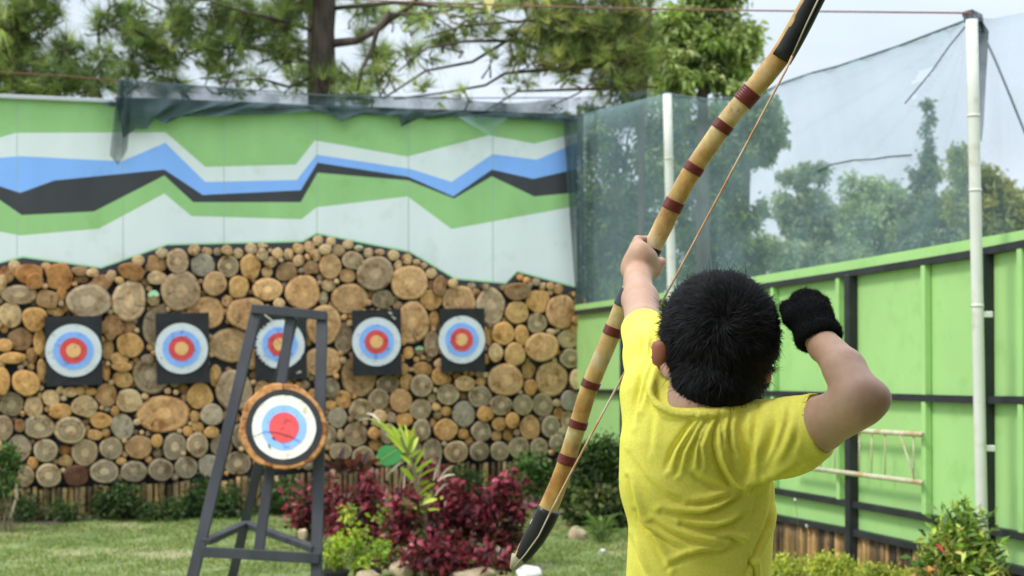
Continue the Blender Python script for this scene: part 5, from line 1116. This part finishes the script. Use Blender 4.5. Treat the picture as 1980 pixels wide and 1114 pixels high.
# creases laid along the folds of the cloth (image-space polylines only pick where on the cloth each fold runs)
FOLDS = [([(1345, 806), (1322, 835), (1300, 870), (1288, 905)], 5, 3.0), ([(1358, 806), (1338, 838), (1318, 872), (1308, 915)], 4, 2.6), ([(1370, 806), (1352, 835), (1340, 868), (1336, 900)], 4, 2.8),
 ([(1378, 806), (1362, 835), (1352, 862), (1356, 900)], 3.5, 2.6), ([(1392, 804), (1382, 830), (1380, 858), (1386, 888), (1398, 915), (1414, 936), (1436, 948)], 5, 4.2), ([(1402, 804), (1394, 830), (1396, 860)], 4, 2.4),
 ([(1414, 802), (1408, 830), (1412, 858), (1420, 880)], 4, 2.2), ([(1436, 795), (1436, 830), (1446, 868), (1452, 895)], 7, 2.6), ([(1466, 786), (1462, 820), (1456, 860), (1448, 900), (1440, 925)], 7, 2.4), ([(1500, 782), (1500, 820), (1488, 860), (1468, 900)], 8, 2.4),
 ([(1530, 778), (1524, 815), (1508, 860), (1484, 905)], 7, 2.0), ([(1553, 772), (1550, 810), (1540, 850), (1520, 885)], 6, 1.6), 
 ([(1436, 948), (1470, 938), (1510, 922), (1550, 900)], 6, 3.0), ([(1330, 905), (1350, 925), (1385, 940), (1430, 950)], 6, 1.6),
 ([(1335, 975), (1372, 972), (1402, 962), (1428, 952)], 5, 2.6), ([(1280, 990), (1320, 996), (1360, 997), (1395, 985), (1425, 966), (1445, 952)], 5, 3.6), ([(1318, 1014), (1352, 1022), (1385, 1024), (1418, 1014), (1440, 995)], 5, 3.4),
 ([(1262, 1010), (1300, 1032), (1340, 1048), (1385, 1056), (1425, 1050)], 5, 2.6), ([(1300, 1092), (1330, 1078), (1360, 1070), (1400, 1068), (1428, 1052)], 5, 3.0), ([(1390, 1042), (1410, 1040), (1430, 1046), (1440, 1056)], 4, 2.2),
 ([(1212, 925), (1222, 965), (1236, 1005), (1262, 1050), (1290, 1100)], 5, 3.4), ([(1226, 990), (1248, 1020), (1290, 1048), (1330, 1066)], 4, 2.2), ([(1218, 1040), (1230, 1080), (1246, 1114)], 5, 2.2), ([(1216, 880), (1245, 925), (1285, 960), (1330, 975)], 6, 1.4),
 ([(1496, 925), (1494, 970), (1482, 1020), (1462, 1065), (1440, 1112)], 4, 2.6), ([(1448, 1078), (1458, 1098), (1462, 1125)], 3, 2.2), ([(1470, 940), (1462, 985), (1446, 1020)], 8, 1.8),
 ([(1250, 690), (1240, 730), (1228, 780), (1222, 820)], 5, 2.2), ([(1262, 705), (1250, 745), (1238, 790)], 4, 2.0), ([(1228, 640), (1224, 690), (1216, 740)], 5, 1.6), ([(1246, 640), (1242, 680), (1234, 720)], 4, 1.4), ([(1262, 660), (1258, 690), (1246, 720)], 4, 1.6),
 ([(1251, 755), (1260, 785), (1292, 803), (1340, 811), (1388, 808)], 2.2, 1.5), ([(1262, 800), (1258, 840), (1256, 870)], 6, 1.2)]
disp = np.zeros(len(SV)); facing = np.clip(-SN[:, 1] * 1.6 + .3, 0, 1)
for hp, hd in ((RHm, RHd), (LHm, LHd)): facing = facing * np.where(np.linalg.norm(SV - hp, axis=1) < .09, np.clip(-((SV - hp) @ hd + .012) / .015, 0, 1), 1)
for pl, wdt, dep in FOLDS:
    pl = np.array(pl, float); best = np.full(len(SV), 1e9); sgn = np.zeros(len(SV)); tt = np.zeros(len(SV)); ns = len(pl) - 1
    for i in range(ns):
        a, b_ = pl[i], pl[i + 1]; d = b_ - a; L = d @ d; t = ((U - a[0]) * d[0] + (Vp - a[1]) * d[1]) / L; t = np.clip(t, 0, 1)
        dx = U - a[0] - t * d[0]; dy = Vp - a[1] - t * d[1]; dd = np.hypot(dx, dy); m = dd < best; best[m] = dd[m]; tt[m] = (i + t[m]) / ns; sgn[m] = np.sign(dx[m] * d[1] - dy[m] * d[0])
    env = np.sin(np.clip(tt, 0.03, .97) * math.pi) ** .5
    disp += dep * .0027 * env * (-np.exp(-(best / wdt) ** 2) + .75 * np.exp(-((best * sgn - wdt * 2.0) / (wdt * 1.5)) ** 2))
SV = SV + SN * (disp * facing)[:, None]
SV[:, 0] += .0; mshirt, nt, b, o = NT('yellow_cotton')
c = ramp(nt, noise(nt, 5, 5, .6), [(.3, (.83, .755, .115)), (.7, (.87, .80, .14))]); c = mul(nt, c, ramp(nt, noise(nt, 260, 2), [(.35, .94), (.65, 1.04)]))
nt.links.new(c, b.inputs['Base Color']); b.inputs['Roughness'].default_value = .85; b.inputs['Specular IOR Level'].default_value = .15; 
n1 = noise(nt, 26, 3, .6, stretch=(1, 1, .55)); n2 = noise(nt, 500, 2)
bump(nt, b, math_(nt, 'ADD', math_(nt, 'MULTIPLY', n1, .15), math_(nt, 'MULTIPLY', n2, .10)), .3, .006)
sh = npmesh('shirt', SV, SF, mshirt, boy, smooth=True)
def shorts(p):
    d = smax(smax(torso_d(p, .004), p[:, 2] - (HIPZ + .04), .01), HIPZ - .1 - p[:, 2], .02)
    for s in (-1, 1): d = smin(d, smax(cap(p, [TCX + .055 * s, TCY + .02, HIPZ], [TCX + .078 * s, TCY + .035, .80], .082, .070), .86 - p[:, 2], .004), .03)
    return d
V, Fq = mesh_field(shorts, (.05, 1.8, .82), (.5, 2.25, 1.2), .006); npmesh('shorts', V, Fq, M('navy_cloth', (.02, .025, .05), .9, 20, .1, tint=False), boy, smooth=True)

# ---- glove
CUF = RW_ - RA * .004
def glove(p):
    d = smax(hand_right(p, .003), -((p - CUF) @ RA), .003)
    q = (p - CUF) @ RR_.T; rr = np.hypot(q[:, 0], q[:, 1] * 1.05); ring = np.hypot(rr - .0275, (q[:, 2] - .006) * .55) - .0058
    return smin(d, ring, .006)
V, Fq = mesh_field(glove, RW_ - .09, RW_ + .12, .0025); GN = vnormals(V, Fq)
mgl, nt, b, o = NT('black_knit'); b.inputs['Base Color'].default_value = (.007, .007, .0075, 1); b.inputs['Roughness'].default_value = .95; b.inputs['Specular IOR Level'].default_value = .1
bump(nt, b, noise(nt, 300, 3, stretch=(1, 1, 1)), .8, .003)
n = 9000; fi = rs.randint(0, len(Fq), n); rt_ = V[Fq[fi, 0]]; nn_ = GN[Fq[fi, 0]]; D = unit(nn_ * .6 + RA * .25 + rs.normal(0, .5, (n, 3))); L = rs.uniform(.002, .005, n) * (1 + (rs.rand(n) < .02) * 1.2); s_ = unit(np.cross(D, rs.normal(size=(n, 3)))) * .0003
W3 = np.stack([rt_ - s_, rt_ + s_, rt_ + D * L[:, None]], 1).reshape(-1, 3); F3 = np.arange(3 * n).reshape(-1, 3) + len(V)
npmesh('glove', np.concatenate([V, W3]), [tuple(f) for f in Fq] + [tuple(f) for f in F3], mgl, boy, smooth=True)

# ------------------------------------------------------------------ the bow
BP = [(1600, -60, 22), (1582, -25, 22), (1568, 0, 22), (1552, 32, 23), (1530, 72, 24), (1505, 115, 24.5), (1478, 148, 24), (1445, 187, 23.5), (1420, 216, 23), (1397, 245, 22.5), (1370, 284, 22.5), (1342, 325, 22), (1321, 360, 22), (1302, 397, 22), (1281, 440, 22.5), (1262, 478, 22), (1247, 507, 20), (1232, 535, 19), (1212, 572, 20), (1200, 600, 20.5), (1186, 640, 21), (1163, 692, 21), (1142, 743, 20.5), (1128, 785, 20.5), (1118, 820, 20.5), (1107, 855, 20.5), (1097, 888, 20), (1084, 925, 20.5), (1068, 965, 22), (1050, 1005, 23), (1030, 1040, 22), (1012, 1068, 17), (1000, 1086, 11), (993, 1099, 6)]
def bY(y): return 2.36 + (y + 60) / 1160 * .26
ctr = np.array([P(x, y, bY(y)) for x, y, r in BP]); rad = np.array([r * bY(y) / FPX for x, y, r in BP]) * .825
sr = np.concatenate([[0], np.cumsum(np.linalg.norm(np.diff(ctr, axis=0), axis=1))]); ss = np.linspace(0, sr[-1], 150)
cc3 = np.stack([np.interp(ss, sr, ctr[:, i]) for i in range(3)], 1); rr3 = np.interp(ss, sr, rad)
for _ in range(3): cc3[1:-1] = (cc3[:-2] + 2 * cc3[1:-1] + cc3[2:]) / 4
yy3 = proj(cc3)[1]
bow = empty('bow', P(1240, 520, 2.5), 'long bamboo bow bound with dark red thread, held upright by the child', 'bow')
mbw, nt, b, o = NT('bamboo_limb'); L_ = attr(nt, 'Loc'); s0 = nt.nodes.new('ShaderNodeSeparateColor'); nt.links.new(L_.outputs['Color'], s0.inputs[0])
c = ramp(nt, noise(nt, 9, 5, .65), [(.34, (.27, .125, .035)), (.44, (.44, .25, .075)), (.53, (.54, .36, .13)), (.64, (.62, .51, .29))])
stv = noise(nt, 70, 4, .6, stretch=(1, .25, .25)); c = mul(nt, c, ramp(nt, stv, [(.3, .84), (.7, 1.08)])); c = mul(nt, c, ramp(nt, noise(nt, 30, 5, .7), [(.28, (.45, .33, .22)), (.38, (1, 1, 1))])); c = mul(nt, c, attr(nt, 'Tint').outputs['Color'])
nt.links.new(c, b.inputs['Base Color']); b.inputs['Roughness'].default_value = .32; b.inputs['Specular IOR Level'].default_value = .5; bump(nt, b, stv, .25, .001)
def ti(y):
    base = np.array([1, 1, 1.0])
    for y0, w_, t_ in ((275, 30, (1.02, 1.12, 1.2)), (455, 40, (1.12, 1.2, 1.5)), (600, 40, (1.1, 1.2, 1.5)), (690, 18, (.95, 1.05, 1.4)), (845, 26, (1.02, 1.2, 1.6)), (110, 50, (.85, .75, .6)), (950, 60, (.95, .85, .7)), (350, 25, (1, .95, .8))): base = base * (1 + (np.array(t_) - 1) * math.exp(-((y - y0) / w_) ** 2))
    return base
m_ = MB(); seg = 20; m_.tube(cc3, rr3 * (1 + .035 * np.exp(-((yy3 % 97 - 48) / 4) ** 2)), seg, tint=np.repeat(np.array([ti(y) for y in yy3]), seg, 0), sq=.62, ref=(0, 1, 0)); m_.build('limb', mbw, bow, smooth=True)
def wrap(y0, y1, extra, name, mat, dx=0.0, ridge=0, sc=1.0):
    i = np.where((yy3 >= y0 - 1) & (yy3 <= y1 + 1))[0]; u = np.linspace(y0, y1, max(6, ridge * 4 if ridge else 14)); pts = np.stack([np.interp(u, yy3, cc3[:, k]) for k in range(3)], 1); r = np.interp(u, yy3, rr3) * sc + extra
    if ridge: r = r + .0007 * np.sin(np.linspace(0, ridge * 6.283, len(u)))
    pts = pts + np.array([dx, 0, 0]); q = MB(); q.tube(pts, r, 20, sq=.66, ref=(0, 1, 0)); return q.build(name, mat, bow, smooth=True)
mth = M('red_thread', (.13, .018, .014), .45, 60, .3, stretch=(.3, .3, 6), tint=False); 
for y, h in ((187, 12), (245, 7.5), (326, 7), (397, 9), (640, 8), (743, 6.5), (820, 7), (888, 8.5)): wrap(y - h, y + h, .0014, 'binding', mth, ridge=6)
mlt = M('black_leather', (.014, .014, .016), .38, 30, .3, tint=False, bs=60, bd=.001)
wrap(477, 500, .0012, 'grip', mlt); wrap(562, 592, .0012, 'grip', M('grey_leather', (.05, .055, .07), .5, 40, .2, tint=False))
wrap(-60, 114, .0022, 'tip_sleeve', mlt, dx=.0036, sc=1.0); wrap(985, 1082, .0022, 'tip_sleeve', mlt, dx=.0030, sc=1.04)
mst = M('twisted_string', (.50, .26, .10), .7, 22, .4, tint=False, bs=300, bd=.001, two=(.62, .54, .42))
def sp_(x, y, o=-.035): return P(x, y, bY(y) + o)
q = MB(); spts = [sp_(1532, 108, -.022), sp_(1520, 135, -.03)] + [sp_(1520 + (1084 - 1520) * t, 135 + (952 - 135) * t, -.04) for t in np.linspace(.06, .97, 12)] + [sp_(1078, 965, -.03), sp_(1062, 995, -.026)]
q.tube(spts, .0019, 8); q.build('string', mst, bow, smooth=True)
mpc = M('pale_cord', (.4, .36, .27), .8, tint=False)
q = MB(); q.tube([sp_(1596, -30, -.028), sp_(1560, 45, -.028), sp_(1532, 108, -.026)], .0014, 6); q.build('string_end', mpc, bow, smooth=True)
q = MB(); q.tube([sp_(1062, 995, -.024), sp_(1042, 1036, -.025), sp_(1016, 1072, -.022), sp_(994, 1097, -.012)], .0014, 6); q.build('string_end', mpc, bow, smooth=True)
q = MB(); q.tube([sp_(1004, 1078, 0), sp_(998, 1088, 0), sp_(991, 1101, 0)], [.0155, .0115, .006], 14, sq=.6, ref=(0, 1, 0)); q.build('nock', M('horn', (.33, .30, .19), .4, 30, .15, tint=False), bow, smooth=True)
